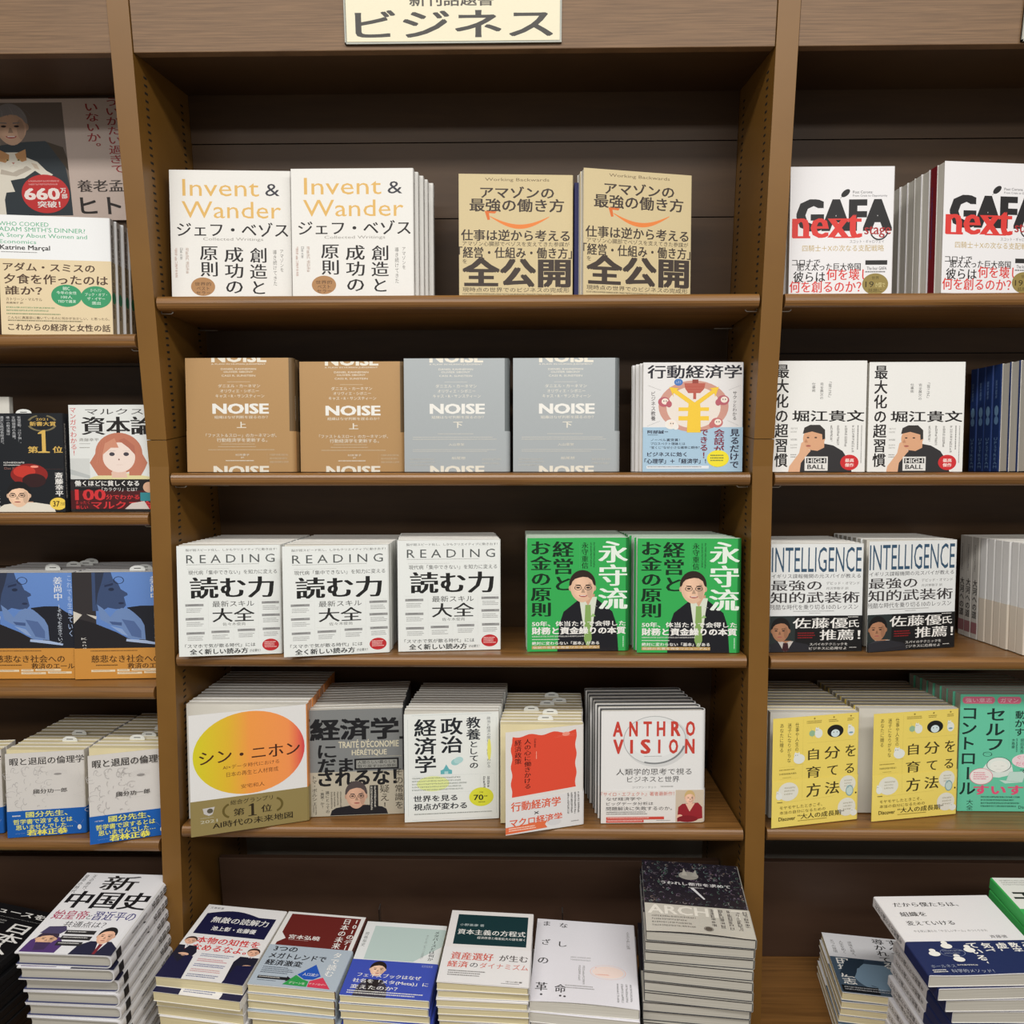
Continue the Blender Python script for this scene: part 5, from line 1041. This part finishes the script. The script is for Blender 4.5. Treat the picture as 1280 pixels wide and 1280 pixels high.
# ------------------------------------------------------------------ books, right bay
stand('gafa', 'R1', (985.5, 370), (1115, 370), (993.5, 209.5), 'white book with large black and red lettering, left copy', 'the left lettered stack', 2, .017, Y=(.03, .03), drift=(-.004, 0))
stand('gafa', 'R1', (1176, 369), (1300, 369), (1180, 202), 'white book with large black and red lettering, right copy cut by the frame', 'the right lettered stack', 8, .019, Y=(.012, .03), seq=['gafa', 'maroon', 'gafa'], drift=(-.0006, 0))
stand('habit', 'R2', (961, 593), (1081, 593), (966, 452), 'white book with bold black lettering and a resting man, left copy', 'the left bold stack', 2, .015, Y=.022)
stand('habit', 'R2', (1083.5, 593), (1203, 593), (1087, 453.5), 'white book with bold black lettering and a resting man, right copy', 'the right bold stack', 2, .015, Y=.024)
stand('upstream_turned', 'R2', (1281, 593), (1403, 593), (1285, 449), 'navy book at the frame edge, only its pale page edge showing', 'the navy stack', 8, .0215, Y=.012, drift=(-.0016, 0), seq=['upstream_turned']*3+['upstream'])
stand('intel', 'R3', (961.5, 816), (1077, 814.5), (963, 681), 'white book with tall blue lettering, left copy against the upright', 'the left blue-lettered stack', 9, .0175, drift=(.001, 0))
stand('intel', 'R3', (1081, 815.5), (1192.5, 809.5), (1082.5, 678), 'white book with tall blue lettering, right copy', 'the right blue-lettered stack', 9, .0175, straight=1083, drift=(-.001, 0))
stand('pale_slab', 'R3', (1279, 820), (1400, 818), (1272, 681), 'pale book cut off by the right frame edge', 'the pale stack by the frame edge', 10, .0185, seq=['pale_slab']*6+['spine_book'])
stand('grow', 'R4', (964, 1036.5), (1071, 1024.5), (962.5, 900), 'yellow book with small white animals, left copy', 'the left yellow stack', 11, .0165, straight=962, drift=(-.0012, 0))
stand('grow', 'R4', (1089, 1028), (1194.5, 1018), (1086.5, 894), 'yellow book with small white animals, right copy', 'the right yellow stack', 11, .0165, straight=1073, drift=(-.0008, 0))
stand('selfc', 'R4', (1196, 1014.5), (1324, 1015.5), (1190, 868.5), 'mint green book with black and pink lettering', 'the mint green stack', 8, .0175, drift=(-.003, 0))

# ------------------------------------------------------------------ flat piles on the display platform
lay('dokkai', (195.6, 1220.6), (306.7, 1232.5), (259.6, 1130), (356, 1139), EYE-.985, 99, .0185, 'white pocket book with a navy title block and two men', 'the navy-titled pile', second=.012)
lay('data', (312.5, 1230), (423.5, 1240), (358, 1138), (454.5, 1146), EYE-.985, 99, .0165, 'maroon-fronted pocket book with a blue, green and red triangle', 'the maroon pile')
lay('meta', (424.7, 1244), (539, 1250.5), (459, 1150), (556.5, 1157.5), EYE-.99, 99, .0155, 'pale pocket book with a royal blue band', 'the royal blue pile')
lay('shihon', (545.5, 1228), (660.7, 1235), (565.5, 1137), (667, 1142), EYE-.965, 99, .0145, 'white pocket book with a dark green title block', 'the dark green pile')
lay('mana', (666, 1252), (805, 1262), (668, 1147), (788.5, 1157), EYE-.995, 99, .0195, 'white book with sparse black characters', 'the sparse white pile')
lay('arch', (814, 1164), (954.5, 1175.5), (797, 1073), (914.5, 1082), EYE-.88, 99, .0185, 'dark illustrated book with a grey band, topmost of the tall pile', 'the tall dark pile', jit=.002)
lay('china', (18, 1189), (150, 1196.5), (109.5, 1091.5), (204, 1093), EYE-.905, 99, .0235, 'white hardcover with black lettering and two portraits', 'the white hardcover pile', jit=.0015, shift=.002)
lay('black', (-172, 1208), (-22, 1234), (-58, 1112), (56, 1143.5), EYE-1.0, 99, .0145, 'black book with white lettering and a moon disc', 'the black pile', jit=.006)
lay('tasaka', (1058, 1241.5), (1170, 1253.5), (1022, 1164), (1119, 1174), EYE-1.075, 99, .0155, 'small white pocket book with a blue-grey portrait band', 'the portrait band pile')
lay('dakara', (1156, 1219), None, (1097, 1120), (1238, 1118), EYE-.88, 99, .0215, 'white book with a navy band, topmost of its pile', 'the navy band pile', shift=.014)
lay('green', (1310, 1180), None, (1241, 1097), (1371, 1098), EYE-.86, 99, .021, 'green and white book cut off by the right frame edge', 'the green pile')
def divider(px, label):
    Y = .03; p = on_y(px, Y)
    r = empty('book_divider', (p.x, Y, PLAT)); tag(r, label, 'book divider', 'thin metal book dividers')
    hh = p.z-PLAT; m = MB(); m.box(-.0012, .0012, -.008, .008, .001, hh); m.build('upright_plate', STEEL, r, bevel=.0006)
    m = MB(); m.box(-.02, .02, -.01, .012, .0004, .0014); m.build('foot_plate', STEEL, r)
divider((474.5, 1133), 'thin metal divider tip behind the royal blue pile'); divider((703, 1137), 'thin metal divider tip behind the sparse white pile')
bpy.data.objects.remove(_txto); bpy.data.curves.remove(_txt)
